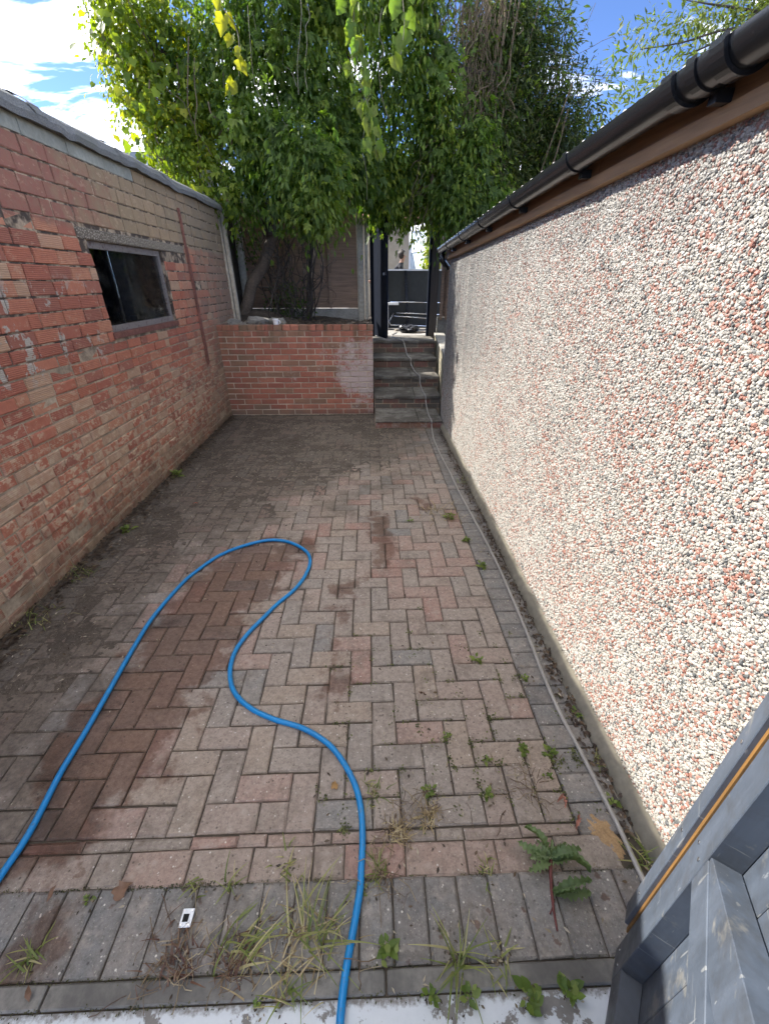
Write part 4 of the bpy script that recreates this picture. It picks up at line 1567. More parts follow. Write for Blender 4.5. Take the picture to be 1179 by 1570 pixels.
CAB = [(.55, 9.3, .772), (.42, 8.75, .772), (.46, 8.2, .784), (.565, 7.86, .784), (.60, 7.80, .72), (.63, 7.45, .592), (.66, 7.18, .585), (.665, 7.13, .50), (.70, 6.75, .446), (.735, 6.45, .44), (.74, 6.40, .35), (.752, 6.15, .287), (.765, 5.90, .28), (.77, 5.86, .2), (.775, 5.6, .11), (.779, 5.28, .106), (.778, 5.24, .05), (.765, 5.0, .011), (.75, 4.752, .011), (.757, 4.207, .011), (.778, 3.74, .011), (.784, 3.365, .011), (.805, 2.977, .011), (.824, 2.594, .011), (.834, 2.26, .011), (.833, 2.038, .011), (.83, 1.83, .011), (.826, 1.649, .011), (.818, 1.478, .011), (.812, 1.328, .011), (.812, 1.166, .011), (.827, .984, .011), (.835, .833, .011), (.842, .704, .011), (.842, .601, .011), (.84, .45, .011), (.80, .2, .011)]
mb = MB(); mb.tube(spline(CAB, 6), .0082, 12)
o = mb.build('grey_hose_pipe', simple('grey_pipe', (.33, .31, .28), .45, .15, 30, .05), smooth=True)
tag(o, 'thin beige grey pipe running down the steps and along the garage', 'pipe')

# strike plate lying in the weeds
sp = thing('strike_plate', 'small white metal strike plate with black slot among weeds on the grey blocks', 'strike plate', (-.566, .523, 0))
L_ = lambda *a: MB()
mb = MB(); mb.box(-.591, -.557, .503, .546, .012, .016)
o = mb.build('plate', white_paint, sp, bevel=.001)
mb = MB(); mb.box(-.585, -.568, .515, .533, .0162, .0168); mb.build('slot', simple('slot_black', (.004, .004, .004), .9, 0, 10, 0), sp)
for x, y in ((-.5855, .5085), (-.5625, .5085), (-.5855, .5405), (-.5625, .5405)):
    mb = MB(); lathe(mb, (x, y, .0161), [(0, .0016), (.0025, .0014), (.0032, 0)], 10); mb.build('screw', chrome, sp)

# ================================================================== TREES AND CLIMBERS
bark = simple('bark', (.085, .065, .048), .95, .5, 40, .9, .012)
bark_dark = simple('dark_bark', (.040, .032, .026), .95, .4, 40, .8, .01)
stem_m = simple('pale_vine_stem', (.20, .17, .12), .9, .3, 60, .3)
twig_m = simple('dry_twig', (.13, .095, .058), .9, .4, 30, .2)
green_leaf = leaf_mat('creeper_leaf', [(0, (.040, .075, .012)), (.4, (.085, .14, .021)), (.75, (.15, .21, .029)), (1, (.25, .29, .038))], .5)
bright_leaf = leaf_mat('sunlit_vine_leaf', [(0, (.09, .145, .018)), (.4, (.16, .225, .024)), (.75, (.24, .29, .03)), (1, (.34, .32, .03))], .55, tcol=(2.0, 1.9, .5))
grape_leaf = leaf_mat('grape_leaf', [(0, (.085, .14, .025)), (.5, (.14, .19, .03)), (1, (.23, .25, .045))], .5)
bamboo_leaf = leaf_mat('bamboo_leaf', [(0, (.030, .050, .012)), (.5, (.055, .078, .018)), (.8, (.09, .098, .028)), (1, (.12, .13, .04))], .4)
olive_leaf = leaf_mat('olive_leaf', [(0, (.07, .095, .02)), (.5, (.13, .16, .035)), (1, (.24, .25, .08))], .45)


def wander(a, b, n, amp, seed=None, sag=0.0):
    a, b = Vector(a), Vector(b)
    pts = []
    off = Vector((0, 0, 0))
    for i in range(n + 1):
        t = i / n
        off = off * .6 + Vector((random.gauss(0, 1), random.gauss(0, 1), random.gauss(0, .6))) * amp
        pts.append(a.lerp(b, t) + off * math.sin(math.pi * min(1, t * 1.2 + .05) * .8) + Vector((0, 0, -sag * math.sin(math.pi * t))))
    return pts


def limb(mb, a, b, r0, r1, n=7, amp=.04, seg=8):
    pts = spline(wander(a, b, n, amp), 3)
    m = len(pts)
    mb.tube(pts, [r0 + (r1 - r0) * (i / (m - 1)) for i in range(m)], seg)
    return pts


tree = thing('climber_tree', 'large dark tree smothered in creeper leaning over the back fence', 'tree', (-2.1, 7.5, 1.1))
mb = MB()
limb(mb, (-2.12, 7.35, 1.0), (-1.42, 7.55, 2.35), .095, .075, 6, .02, 12)
mb.build('trunk', bark, tree, smooth=True)
mb = MB()
limb(mb, (-1.44, 7.54, 2.28), (-1.75, 7.7, 3.5), .10, .085, 6, .03, 10)
limb(mb, (-1.75, 7.7, 3.45), (-1.3, 7.9, 5.4), .085, .05, 6, .05, 10)
mb.build('limb', bark_dark, tree, smooth=True)
mb = MB()
limb(mb, (-1.05, 8.0, 1.0), (-.72, 8.0, 3.0), .05, .06, 6, .03, 10)
limb(mb, (-.72, 8.0, 2.95), (-.30, 7.9, 3.95), .10, .10, 5, .03, 10)
limb(mb, (-.30, 7.9, 3.9), (-.45, 8.0, 5.6), .095, .06, 5, .04, 10)
mb.build('limb', bark_dark, tree, smooth=True)
for a, b, r0 in (((-.30, 7.9, 3.9), (.75, 7.9, 4.35), .06), ((.9, 8.2, 4.0), (1.5, 8.0, 3.2), .035), ((-1.7, 7.7, 3.3), (-2.7, 7.2, 4.3), .05),
                 ((-.6, 8.0, 3.1), (.9, 8.1, 3.35), .045), ((.75, 7.9, 4.35), (1.75, 7.9, 4.2), .05), ((1.0, 8.2, 4.1), (1.25, 8.1, 2.9), .03)):
    mb = MB(); limb(mb, a, b, r0, r0 * .4, 6, .05, 7); mb.build('branch', bark_dark, tree, smooth=True)
DARK = [(-1.75, 7.5, 4.1, .65, .6, .75, 44), (-1.15, 7.3, 4.5, .7, .6, .7, 46), (-.75, 7.4, 3.75, .6, .5, .6, 44), (-1.45, 7.1, 3.2, .45, .45, .55, 34), (-1.75, 7.1, 2.75, .25, .3, .3, 12),
        (.0, 7.9, 4.9, .6, .6, .55, 28), (.35, 7.7, 3.9, .5, .5, .6, 40), (.65, 7.7, 4.7, .6, .5, .6, 36), (-.75, 6.75, 2.95, .42, .3, .42, 40), (-.62, 6.6, 2.58, .26, .2, .26, 20), (-.98, 6.8, 2.62, .22, .2, .2, 10),
        (-1.05, 6.9, 3.1, .3, .3, .4, 20), (-.3, 7.4, 3.2, .45, .4, .5, 36), (-.35, 7.4, 2.95, .3, .3, .2, 10), (.25, 8.0, 3.05, .5, .35, .5, 44), (.12, 7.9, 2.85, .25, .3, .2, 10), (.62, 8.25, 3.0, .45, .3, .40, 40), (.98, 8.2, 3.1, .4, .35, .55, 40),
        (1.30, 7.6, 2.75, .36, .35, .5, 44), (1.45, 7.6, 3.25, .38, .34, .35, 24), (.95, 7.6, 3.75, .34, .4, .45, 20), (-.45, 7.4, 4.6, .6, .5, .55, 32), (-2.2, 7.5, 3.5, .35, .4, .5, 16), (1.75, 7.7, 2.75, .35, .3, .35, 22)]
P, D, U, S, Q = blob_leaves(DARK, .080, 74, .14, .95)
link('crown', leaf_mesh('crown', P, D, U, S, tmpl_ovate(.2), Q), green_leaf, tree)
P, D, U, S, Q = blob_leaves([(a, b - .05, c, d * 1.05, e * 1.05, f * 1.05, max(4, k // 4)) for a, b, c, d, e, f, k in DARK], .118, 26, .13, 1.0)
link('creeper_leaves', leaf_mesh('creeper_leaves', P, D, U, S, tmpl_palm(), Q), green_leaf, tree)
fr_leaf = leaf_mat('lit_fringe_leaf', [(0, (.07, .115, .018)), (.5, (.12, .175, .026)), (1, (.20, .25, .04))], .45)  # lighter green paints daylight onto the hanging fringe
P, D, U, S, Q = blob_leaves([(-.72, 6.5, 2.78, .34, .2, .34, 16), (-.62, 6.45, 2.5, .24, .15, .18, 13), (-.98, 6.55, 2.95, .25, .2, .3, 8), (1.28, 7.35, 2.6, .28, .2, .32, 11), (.4, 7.9, 2.75, .4, .2, .14, 7), (-.2, 7.1, 3.5, .4, .2, .5, 10), (-1.4, 6.8, 3.5, .4, .3, .6, 12)], .09, 24, .10, 1.0)
link('fringe_leaves', leaf_mesh('fringe_leaves', P, D, U, S, tmpl_ovate(.24), Q), fr_leaf, tree)
# hanging stems
mb = MB()
for k in range(20):
    x = random.uniform(-1.7, .35); y = random.uniform(6.7, 7.6)
    z1 = random.uniform(3.6, 5.2); L = random.uniform(.7, 2.2)
    mb.tube(spline(wander((x, y, z1), (x + random.uniform(-.15, .15), y + random.uniform(-.1, .1), max(2.45, z1 - L)), 5, .06), 3), random.uniform(.002, .0055), 5)
mb.build('hanging_stems', stem_m, tree)
# tangle of bare stems at the foot
mb = MB()
for k in range(42):
    a = (random.uniform(-1.55, -.95), random.uniform(7.2, 8.15), random.uniform(1.05, 1.2))
    b = (a[0] + random.uniform(-.5, .45), a[1] + random.uniform(-.25, .1), random.uniform(1.6, 3.0))
    mb.tube(spline(wander(a, b, 6, .09), 3), random.uniform(.003, .010), 5)
for k in range(25):
    a = (random.uniform(-1.6, -.8), random.uniform(7.1, 8.1), random.uniform(1.6, 2.6))
    b = (a[0] + random.uniform(-.5, .5), a[1] + random.uniform(-.2, .2), a[2] + random.uniform(-.4, .3))
    mb.tube(spline(wander(a, b, 6, .06, sag=.15), 3), random.uniform(.003, .007), 5)
mb.build('root_stems', bark_dark, tree)
# ivy in the dark at the foot
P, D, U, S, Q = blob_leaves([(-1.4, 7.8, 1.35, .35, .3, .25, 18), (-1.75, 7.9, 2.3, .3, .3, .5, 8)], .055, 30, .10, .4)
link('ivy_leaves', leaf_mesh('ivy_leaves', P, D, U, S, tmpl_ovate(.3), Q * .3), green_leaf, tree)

# sunlit vine over the outbuilding corner
vine = thing('sunlit_vine', 'backlit yellow green vine spilling over the outbuilding corner, far left', 'vine', (-2.3, 7.2, 1.1))
BR = [(-2.85, 7.35, 4.35, .42, .5, .55, 28), (-2.75, 7.2, 3.75, .42, .45, .42, 26), (-2.45, 7.1, 3.25, .34, .4, .36, 20), (-2.2, 7.0, 2.85, .2, .3, .26, 10), (-2.5, 7.5, 4.5, .45, .4, .55, 22), (-2.1, 7.3, 3.6, .3, .3, .4, 12),
      (-2.8, 7.8, 3.3, .42, .5, .35, 18), (-3.15, 7.4, 4.5, .18, .3, .25, 5)]
P, D, U, S, Q = blob_leaves(BR, .066, 56, .12, .7)
link('small_leaves', leaf_mesh('small_leaves', P, D, U, S, tmpl_ovate(.24), Q), bright_leaf, vine)
P, D, U, S, Q = blob_leaves([(a, b, c, d * 1.1, e, f * 1.1, k) for a, b, c, d, e, f, k in BR], .095, 11, .13, .9)
link('lobed_leaves', leaf_mesh('lobed_leaves', P, D, U, S, tmpl_lobed(), Q), bright_leaf, vine)
mb = MB()
for k in range(46):
    a = (random.uniform(-2.6, -1.95), random.uniform(6.95, 7.5), random.uniform(2.4, 3.3))
    b = (a[0] + random.uniform(-.7, .35), a[1] + random.uniform(-.2, .3), a[2] + random.uniform(.5, 1.6))
    mb.tube(spline(wander(a, b, 6, .05), 3), random.uniform(.003, .009), 5)
mb.build('stems', twig_m, vine)

# grape vine: a hanging strand of large pale leaves, each leaf its own part
gv = thing('grape_vine', 'hanging grape vine strand with large pale lobed leaves, in front of the tree', 'vine', (-.1, 6.4, 4.6))
strand = spline([(-.30, 6.5, 4.75), (-.12, 6.35, 4.2), (-.16, 6.3, 3.85), (-.02, 6.28, 3.5), (.08, 6.25, 3.2), (.11, 6.25, 2.95)], 6)
mb = MB(); mb.tube(strand, [.006 - .004 * i / (len(strand) - 1) for i in range(len(strand))], 6); mb.build('stem', stem_m, gv)
st2 = spline([(.45, 6.6, 4.8), (.40, 6.5, 4.4), (.42, 6.45, 4.1), (.38, 6.45, 3.85)], 6)
mb = MB(); mb.tube(st2, .004, 6); mb.build('stem', stem_m, gv)
st3 = spline([(-1.62, 6.6, 4.7), (-1.55, 6.5, 4.3), (-1.38, 6.5, 4.05), (-1.42, 6.5, 3.7)], 6)
mb = MB(); mb.tube(st3, .004, 6); mb.build('stem', stem_m, gv)
lv, lf = tmpl_lobed()
gvl = Vector(WORLD_LOC[gv.name])
gmeshes = []
for k in range(5):
    me = leaf_mesh('leaf', [(0, 0, 0)], [(0, 1, 0)], [(0, 0, 1)], [1.0], (lv * np.array([1 - .06 * k, 1, 1.5 + 1.2 * k]) + rng.normal(size=lv.shape) * np.array([.03, .03, .06]), lf), np.array([k / 5 + .1]))
    me.materials.append(grape_leaf); gmeshes.append(me)
gyel = [m_.copy() for m_ in gmeshes]
for m_ in gyel:
    m_.materials.clear(); m_.materials.append(bright_leaf)
    m_.attributes['rnd'].data.foreach_set('value', [.9] * len(m_.polygons))


def hang_leaf(p, size, meshes):
    D = Vector((random.uniform(-.6, .6), random.uniform(-.4, .1), -1)).normalized()
    N = Vector((random.uniform(-1.1, 1.1), -1, random.uniform(-.3, 1.1))).normalized()
    X = D.cross(N).normalized(); N = X.cross(D)
    o = bpy.data.objects.new('leaf', random.choice(meshes))
    M = basis(X, D, N) @ Matrix.Diagonal((size, size, size, 1)); M.translation = Vector(p) - gvl
    o.parent = gv; o.matrix_local = M; COL.objects.link(o)


for i, p in enumerate(strand):
    for q in range(2 if i % 2 else 1):
        hang_leaf(p + Vector((random.uniform(-.13, .13), random.uniform(-.12, .08), random.uniform(-.05, .06))), random.uniform(.08, .16), gmeshes)
for i, p in enumerate(st2):
    if i % 2 == 0: hang_leaf(p + Vector((random.uniform(-.12, .12), random.uniform(-.05, .05), random.uniform(-.03, .03))), random.uniform(.12, .18), gmeshes)
for i, p in enumerate(st3):
    if i % 2 == 0: hang_leaf(p + Vector((random.uniform(-.12, .12), random.uniform(-.05, .05), random.uniform(-.03, .03))), random.uniform(.10, .17), gyel)

# bamboo-like evergreen on the right of the door
bam = thing('evergreen_thicket', 'dense fine leaved evergreen thicket behind the garage roof, right of the door', 'shrub', (2.0, 8.6, .8))
BB = [(1.75, 8.3, 4.7, .6, .6, .8, 80), (2.2, 8.4, 4.6, .6, .6, .8, 90), (2.5, 8.4, 3.8, .65, .55, .6, 95), (1.85, 8.2, 3.75, .55, .5, .65, 75), (3.0, 8.4, 3.6, .5, .5, .45, 62), (3.4, 8.4, 3.2, .45, .4, .4, 40), (1.95, 8.1, 3.1, .5, .4, .4, 55), (2.6, 8.3, 3.1, .6, .4, .4, 60), (2.8, 8.4, 4.4, .3, .3, .55, 18), (3.3, 8.4, 4.0, .4, .3, .35, 10), (3.1, 8.2, 2.8, .6, .3, .3, 40), (1.6, 8.0, 4.2, .3, .4, .6, 24)]
P, D, U, S, Q = blob_leaves(BB, .10, 62, .15, .35, 1.0)
link('leaves', leaf_mesh('leaves', P, D, U, S, tmpl_lance(.13), Q), bamboo_leaf, bam)
P, D, U, S, Q = blob_leaves([b[:6] + (b[6] // 4,) for b in BB], .09, 30, .14, .6, 1.0)
link('broad_leaves', leaf_mesh('broad_leaves', P, D, U, S, tmpl_ovate(.2), Q), green_leaf, bam)
mb = MB()
for k in range(26):
    a = (random.uniform(1.5, 2.6), random.uniform(8.3, 8.9), .8)
    b = (a[0] + random.uniform(-.4, 1.0), a[1] + random.uniform(-.6, .2), random.uniform(3.4, 5.6))
    mb.tube(spline(wander(a, b, 6, .05), 3), random.uniform(.006, .014), 5)
for k in range(60):
    a = (random.uniform(2.2, 3.1), random.uniform(8.0, 8.7), random.uniform(3.2, 4.6))
    b = (a[0] + random.uniform(.1, .7), a[1] + random.uniform(-.2, .2), a[2] + random.uniform(-.2, .5))
    mb.tube(wander(a, b, 4, .02), .003, 4)
mb.build('stems', twig_m, bam)
# dry brown twig curtain
dry = thing('dry_climber', 'curtain of dry brown climber twigs hanging between tree and thicket', 'climber', (1.2, 7.9, .8))
mb = MB()
for k in range(460):
    x = random.gauss(1.28, .27); y = random.uniform(7.5, 8.2); z = random.uniform(2.9, 5.2)
    a = (x, y, z)
    b = (x + random.gauss(0, .22), y + random.uniform(-.15, .15), z - random.uniform(.1, .9))
    mb.tube(wander(a, b, 5, .045), random.uniform(.0025, .0065), 4)
for k in range(10):
    x = random.gauss(1.62, .1)
    mb.tube(spline(wander((x, 7.95, .9), (x + random.gauss(0, .2), 7.8, 5.2), 7, .05), 3), random.uniform(.008, .02), 6)
mb.build('twigs', twig_m, dry)
P, D, U, S, Q = blob_leaves([(1.25, 7.8, 4.2, .4, .4, .9, 20)], .06, 14, .12, .9)
link('leaves', leaf_mesh('leaves', P, D, U, S, tmpl_ovate(.2), Q), bamboo_leaf, dry)

# tree behind the garage, upper right
rt_ = thing('garage_tree', 'sparse olive green tree branch rising behind the garage roof, upper right', 'tree', (5.4, 6.2, .8))
mb = MB(); limb(mb, (5.6, 6.2, -.1), (5.0, 6.0, 4.4), .11, .06, 7, .05, 10); mb.build('trunk', bark, rt_, smooth=True)
for a, b in (((5.05, 6.0, 4.0), (2.75, 5.8, 3.72)), ((4.6, 5.9, 3.95), (3.0, 5.7, 4.0)), ((5.0, 6.0, 4.3), (4.2, 5.8, 5.2)), ((5.1, 6.0, 3.4), (2.9, 5.7, 3.35)), ((4.4, 5.9, 4.05), (3.2, 5.8, 3.65))):
    mb = MB(); limb(mb, a, b, .022, .004, 6, .05, 6); mb.build('branch', bark_dark, rt_, smooth=True)
P, D, U, S, Q = blob_leaves([(2.58, 5.8, 3.72, .10, .15, .07, 5), (2.85, 5.8, 3.84, .14, .15, .07, 6), (3.12, 5.8, 3.93, .16, .2, .10, 9), (3.5, 5.85, 4.02, .26, .25, .14, 18), (3.95, 5.9, 4.15, .35, .3, .25, 34), (4.5, 5.9, 4.3, .45, .4, .4, 44), (3.45, 5.8, 3.72, .3, .25, .16, 16), (3.1, 5.75, 3.50, .28, .25, .14, 13), (2.75, 5.7, 3.30, .25, .25, .12, 12), (4.3, 5.8, 3.75, .45, .4, .3, 26), (3.9, 5.8, 3.95, .3, .3, .2, 20)], .075, 26, .085, .2)
link('crown', leaf_mesh('crown', P, D, U, S, tmpl_lance(.15), Q), olive_leaf, rt_)
# yellow-green shrub beyond the door
ys_ = thing('patio_shrub', 'yellow green shrub in the sun beside the white door beyond', 'shrub', (1.52, 11.6, .76))
mb = MB(); limb(mb, (1.52, 11.6, .7), (1.5, 11.6, 2.6), .03, .015, 5, .03, 7); mb.build('stem', bark, ys_, smooth=True)
P, D, U, S, Q = blob_leaves([(1.50, 11.6, 2.3, .16, .3, .75, 40), (1.42, 11.6, 2.95, .25, .3, .3, 18)], .09, 20, .08, .6)
link('leaves', leaf_mesh('leaves', P, D, U, S, tmpl_ovate(.28), Q), bright_leaf, ys_)

# ================================================================== WEEDS, GRASS, LITTER
weed_leaf = leaf_mat('weed_leaf', [(0, (.09, .145, .03)), (.5, (.15, .21, .045)), (1, (.25, .29, .08))], .3)
blue_weed = leaf_mat('grey_green_leaf', [(0, (.17, .24, .11)), (.5, (.23, .30, .15)), (1, (.30, .36, .2))], .3)
grass_m = leaf_mat('grass_blade', [(0, (.12, .16, .04)), (.5, (.22, .25, .075)), (.75, (.36, .33, .15)), (1, (.50, .43, .25))], .3)
straw_m = leaf_mat('dry_straw', [(0, (.20, .14, .075)), (.5, (.36, .27, .15)), (1, (.54, .45, .29))], .2)
red_stem = simple('red_stem', (.13, .035, .03), .7, .3, 60, .3)


def blade(mb, base, ang, length, width, bend, r):
    dx, dy = math.cos(ang), math.sin(ang)
    px, py = -dy, dx
    n = 5
    pts = []
    e = random.uniform(.25, .8) * math.pi / 2
    x, y, z = base
    for i in range(n + 1):
        t = i / n
        wv = width * (1 - t) ** .7 + .0003
        pts.append(((x + px * wv, y + py * wv, z), (x - px * wv, y - py * wv, z)))
        el = e - bend * t
        st = length / n
        x += dx * math.cos(el) * st; y += dy * math.cos(el) * st; z = max(.004, z + math.sin(el) * st)
    v = [q for pr in pts for q in pr]
    mb.add(v, [(2 * i, 2 * i + 1, 2 * i + 3, 2 * i + 2) for i in range(n)], r)


def tuft(loc, n, length, label, spread=.02, mat=None, width=.0022, group='grass tufts in the paving joints', cat='grass tuft', bias=None):
    mb = MB()
    for k in range(n):
        a = random.uniform(0, 6.283) if bias is None else random.gauss(bias[0], bias[1])
        blade(mb, (loc[0] + random.gauss(0, spread), loc[1] + random.gauss(0, spread), -.004), a, length * random.uniform(.45, 1.2), width * random.uniform(.6, 1.4), random.uniform(.3, 2.0), random.random())
    o = mb.build('grass_tuft', mat or grass_m, fix=False)
    return tag(o, label, cat, group)


def rosette(loc, n, size, label, tm=None, mat=None, rise=.5, group='small green weeds in the paving joints'):
    P, D, U, S = [], [], [], []
    for k in range(n):
        a = k * 2.4 + random.uniform(-.8, .8)
        t = k / n
        el = rise * (.2 + 1.3 * t) + random.uniform(-.25, .35)
        D.append((math.cos(a) * math.cos(el), math.sin(a) * math.cos(el), math.sin(el)))
        P.append((loc[0] + math.cos(a) * .003 + random.gauss(0, size * .22), loc[1] + math.sin(a) * .003 + random.gauss(0, size * .22), .002 + size * .6 * t))
        U.append((-.2 * math.cos(a), -.2 * math.sin(a), 1))
        S.append(size * random.uniform(.4, 1.15) * (1.05 - .55 * t))
    o = link('weed', leaf_mesh('weed', P, D, U, S, tm or tmpl_ovate(.3)), mat or weed_leaf)
    return tag(o, label, 'weed', group)


WEEDS = [((.296, 1.068), 14, .024, 'tiny bright weed alone on a joint midway between hose bend and pipe'),
         ((.437, .968), 14, .024, 'small weed left of the bright weed on the grey block edge'),
         ((.413, .838), 16, .027, 'rounded green weed between the thistle and the pale straw clump'),
         ((.601, 1.0), 18, .032, 'bright green weed on the edge of the grey blocks'),
         ((.707, .983), 18, .033, 'green weed growing beside the pipe on the grey blocks'),
         ((.51, 1.463), 12, .040, 'broad leaved green weed on pink blocks, farthest single rosette'),
         ((.714, 1.346), 12, .030, 'light green weed on the edge row beside the pipe bend'),
         ((.193, .859), 14, .030, 'lime green upright weed above the dry straw clump'),
         ((.625, 2.918), 22, .055, 'spreading weed among dry twigs beside the pipe, far right'),
         ((.688, 2.576), 20, .045, 'low weed by the pipe below the twig heap'),
         ((.732, 2.253), 18, .045, 'weed touching the pipe at mid yard'),
         ((.304, 2.876), 12, .035, 'tiny weed near the wet patch at mid yard'),
         ((-.05, .575), 10, .018, 'tiny sprout at the hose beside the grey soldier blocks'),
         ((.02, .44), 14, .045, 'round leaved weed right of the hose by the kerb'),
         ((.134, .344), 14, .030, 'leafy weed on the kerb edge, left of the long grass fan'),
         ((.235, .346), 12, .030, 'leafy weed under the grass fan at the kerb edge'),
         ((.395, .335), 20, .042, 'large leafy weed on the white slab near the gate'),
         ((.51, .342), 20, .040, 'bushy yellow green weed closest to the gate'),
         ((-.322, .352), 8, .022, 'small clover leaf on the white slab edge'),
         ((-.90, .58), 8, .02, 'pale sprout at the top of the grey blocks, lower left'),
         ((-1.90, 2.80), 26, .06, 'green weed at the foot of the brick outbuilding'),
         ((-1.93, 3.85), 24, .075, 'taller weed at the foot of the outbuilding under the window'),
         ((.66, .90), 10, .028, 'toothed weed between pipe and fallen oak leaves'),
         ((.885, 1.15), 12, .030, 'weed squeezed between edge row and plinth'),
         ((.86, .80), 12, .035, 'weed at the plinth above the sandy pile')]
for (x, y), n_, s_, lb in WEEDS:
    rosette((x, y), n_, s_, lb)
TUFTS = [((-.57, .60), 8, .07, 'short upright grass blades above the strike plate', .012),
         ((-.47, .60), 8, .085, 'grass blades in the joint right of the strike plate', .01),
         ((-.30, .64), 16, .06, 'grass and dry stems at the top of the grey blocks', .03),
         ((.0, .625), 22, .075, 'spiky grass tuft right of the hose', .012),
         ((-.008, .865), 24, .05, 'grassy weed clump on the joint right of the tan leaf', .02),
         ((.35, .62), 16, .035, 'low grass sprigs at the red edge row', .02),
         ((-.98, .455), 22, .075, 'grass tuft at the lower left corner of the grey blocks', .012),
         ((.215, .41), 26, .14, 'long grass fan sprawling across the kerb', .012),
         ((.33, .405), 16, .06, 'short green grass by the kerb, right of the grass fan', .02),
         ((-.26, .36), 16, .085, 'green grass tuft hanging over the kerb left of the hose', .012),
         ((.87, .62), 18, .09, 'long grass at the plinth behind the gate', .02),
         ((.875, .95), 10, .07, 'thin grass arching over the pipe by the plinth', .015),
         ((-1.93, 2.25), 40, .11, 'yellowing grass at the foot of the outbuilding, mid way', .06),
         ((-1.93, 1.85), 40, .12, 'dry grass heap at the foot of the outbuilding, nearest', .07),
         ((.87, 3.6), 14, .09, 'grass sprig at the foot of the garage wall, far end', .02)]
for (x, y), n_, l_, lb, sp_ in TUFTS:
    tuft((x, y), n_, l_, lb, sp_)
tuft((-.42, .455), 26, .15, 'long green grass stems pulled flat beside the strike plate', .03, width=.0028, bias=(.7, .5))
tuft((-.20, .47), 34, .17, 'large pulled grass clump with straw stems left of the hose', .03, width=.0024, bias=(1.0, 1.1))
tuft((-.24, .45), 60, .10, 'matted dry straw heap under the long grass', .05, straw_m, .0018, 'dry straw clumps')
tuft((-.58, .445), 70, .055, 'reddish dead weed mat below the strike plate', .035, leaf_mat('red_dead_weed', [(0, (.10, .045, .035)), (.6, (.17, .09, .06)), (1, (.28, .2, .12))], .15), .002, 'dry straw clumps')
tuft((-.40, .43), 50, .04, 'small reddish dead weed right of the strike plate mat', .025, leaf_mat('red_dead_weed2', [(0, (.10, .045, .035)), (.6, (.15, .08, .055)), (1, (.24, .16, .1))], .15), .002, 'dry straw clumps')
tuft((.073, .73), 60, .055, 'dry yellow straw clump in the joint below the lime weed', .02, straw_m, .002, 'dry straw clumps')
tuft((.189, .775), 50, .045, 'pale dry seed heads right of the straw clump', .016, straw_m, .0024, 'dry straw clumps')
tuft((.55, 2.98), 60, .12, 'heap of dry twigs and stalks beside the pipe', .09, straw_m, .0022, 'dry straw clumps')

# uprooted thistle with red root
th = thing('uprooted_thistle', 'uprooted thistle weed with red stem and jagged leaves on the paving', 'weed', (.56, .6, 0))
mb = MB(); mb.tube(spline([(.523, .462, .008), (.532, .52, .010), (.55, .585, .012), (.565, .63, .02)], 5), [.003 + .0035 * (i / 15) for i in range(16)], 8)
mb.tube(spline([(.54, .53, .01), (.525, .51, .012), (.515, .50, .008)], 3), .002, 6)
mb.build('stem', red_stem, th, smooth=True)


def jagged(n=7):
    v, f = [], []
    L = []
    for i in range(n):
        t = i / n
        w_ = .125 * math.sin(math.pi * (t * .85 + .12)) ** .8
        L += [(w_ * .55, t), (w_ * 1.15, t + .5 / n)]
    L.append((0, 1.0))
    k = len(L)
    mid = [(0, t_, -.02 + .10 * math.sin(t_ * 3)) for (x_, t_) in L]
    rgt = [(x_, t_, .06 + .10 * math.sin(t_ * 3)) for (x_, t_) in L]
    lft = [(-x_, t_, .06 + .10 * math.sin(t_ * 3)) for (x_, t_) in L]
    v = mid + rgt + lft
    for i in range(k - 1):
        f += [(i, k + i, k + i + 1), (i, k + i + 1, i + 1), (i, i + 1, 2 * k + i + 1), (i, 2 * k + i + 1, 2 * k + i)]
    return np.array(v), f


JT = jagged()
for k in range(20):
    a = random.uniform(-.5, 3.6) if k < 14 else random.uniform(-.3, .35)
    p = (.565 + random.gauss(0, .008), .63 + random.gauss(0, .012), .015) if k < 14 else (.545, .548 + random.gauss(0, .01), .012)
    el = random.uniform(.02, .4)
    jt = (JT[0] * np.array([random.uniform(.8, 1.3), 1, random.uniform(.5, 3)]) + rng.normal(size=JT[0].shape) * .012, JT[1])
    s_ = random.uniform(.045, .11) * (1.15 if abs(a - 3.0) < .5 or a < .3 else .9)
    link('leaf', leaf_mesh('leaf', [p], [(math.cos(a), math.sin(a), el)], [(random.gauss(0, .4), random.gauss(-.2, .4), 1)], [s_], jt), blue_weed, th)
# fallen leaves
dead = {'tan': (.33, .19, .07), 'orange': (.62, .10, .03), 'pink': (.38, .17, .12), 'brown': (.16, .09, .055)}
dm = {k: simple('dead_leaf_' + k, c_, .8, .25, 60, .2) for k, c_ in dead.items()}
FALL = [((-.16, .877), .034, 'tan', 'curled tan fallen leaf left of the hose bend', tmpl_lobed()),
        ((-1.50, 3.22), .06, 'orange', 'bright orange scrap on the muddy paving by the outbuilding', tmpl_ovate(.3)),
        ((.655, .80), .055, 'pink', 'pinkish dead oak leaf above the thistle, left one', jagged(4)),
        ((.69, .83), .06, 'pink', 'pinkish dead oak leaf beside the pipe, upper one', jagged(4)),
        ((.72, .76), .075, 'pink', 'long pinkish dead oak leaf touching the sandy pile', jagged(5)),
        ((-.82, .585), .06, 'brown', 'crumpled brown leaf at the top of the grey blocks, left', tmpl_lobed()),
        ((-1.02, .575), .05, 'brown', 'folded brown leaf near the blue hose at the left edge', tmpl_ovate(.25)),
        ((-.93, .37), .045, 'brown', 'dark brown leaf on the kerb at lower left', tmpl_ovate(.25)),
        ((.20, 1.29), .05, 'brown', 'black brown withered scrap on a grey paver mid yard', jagged(4))]
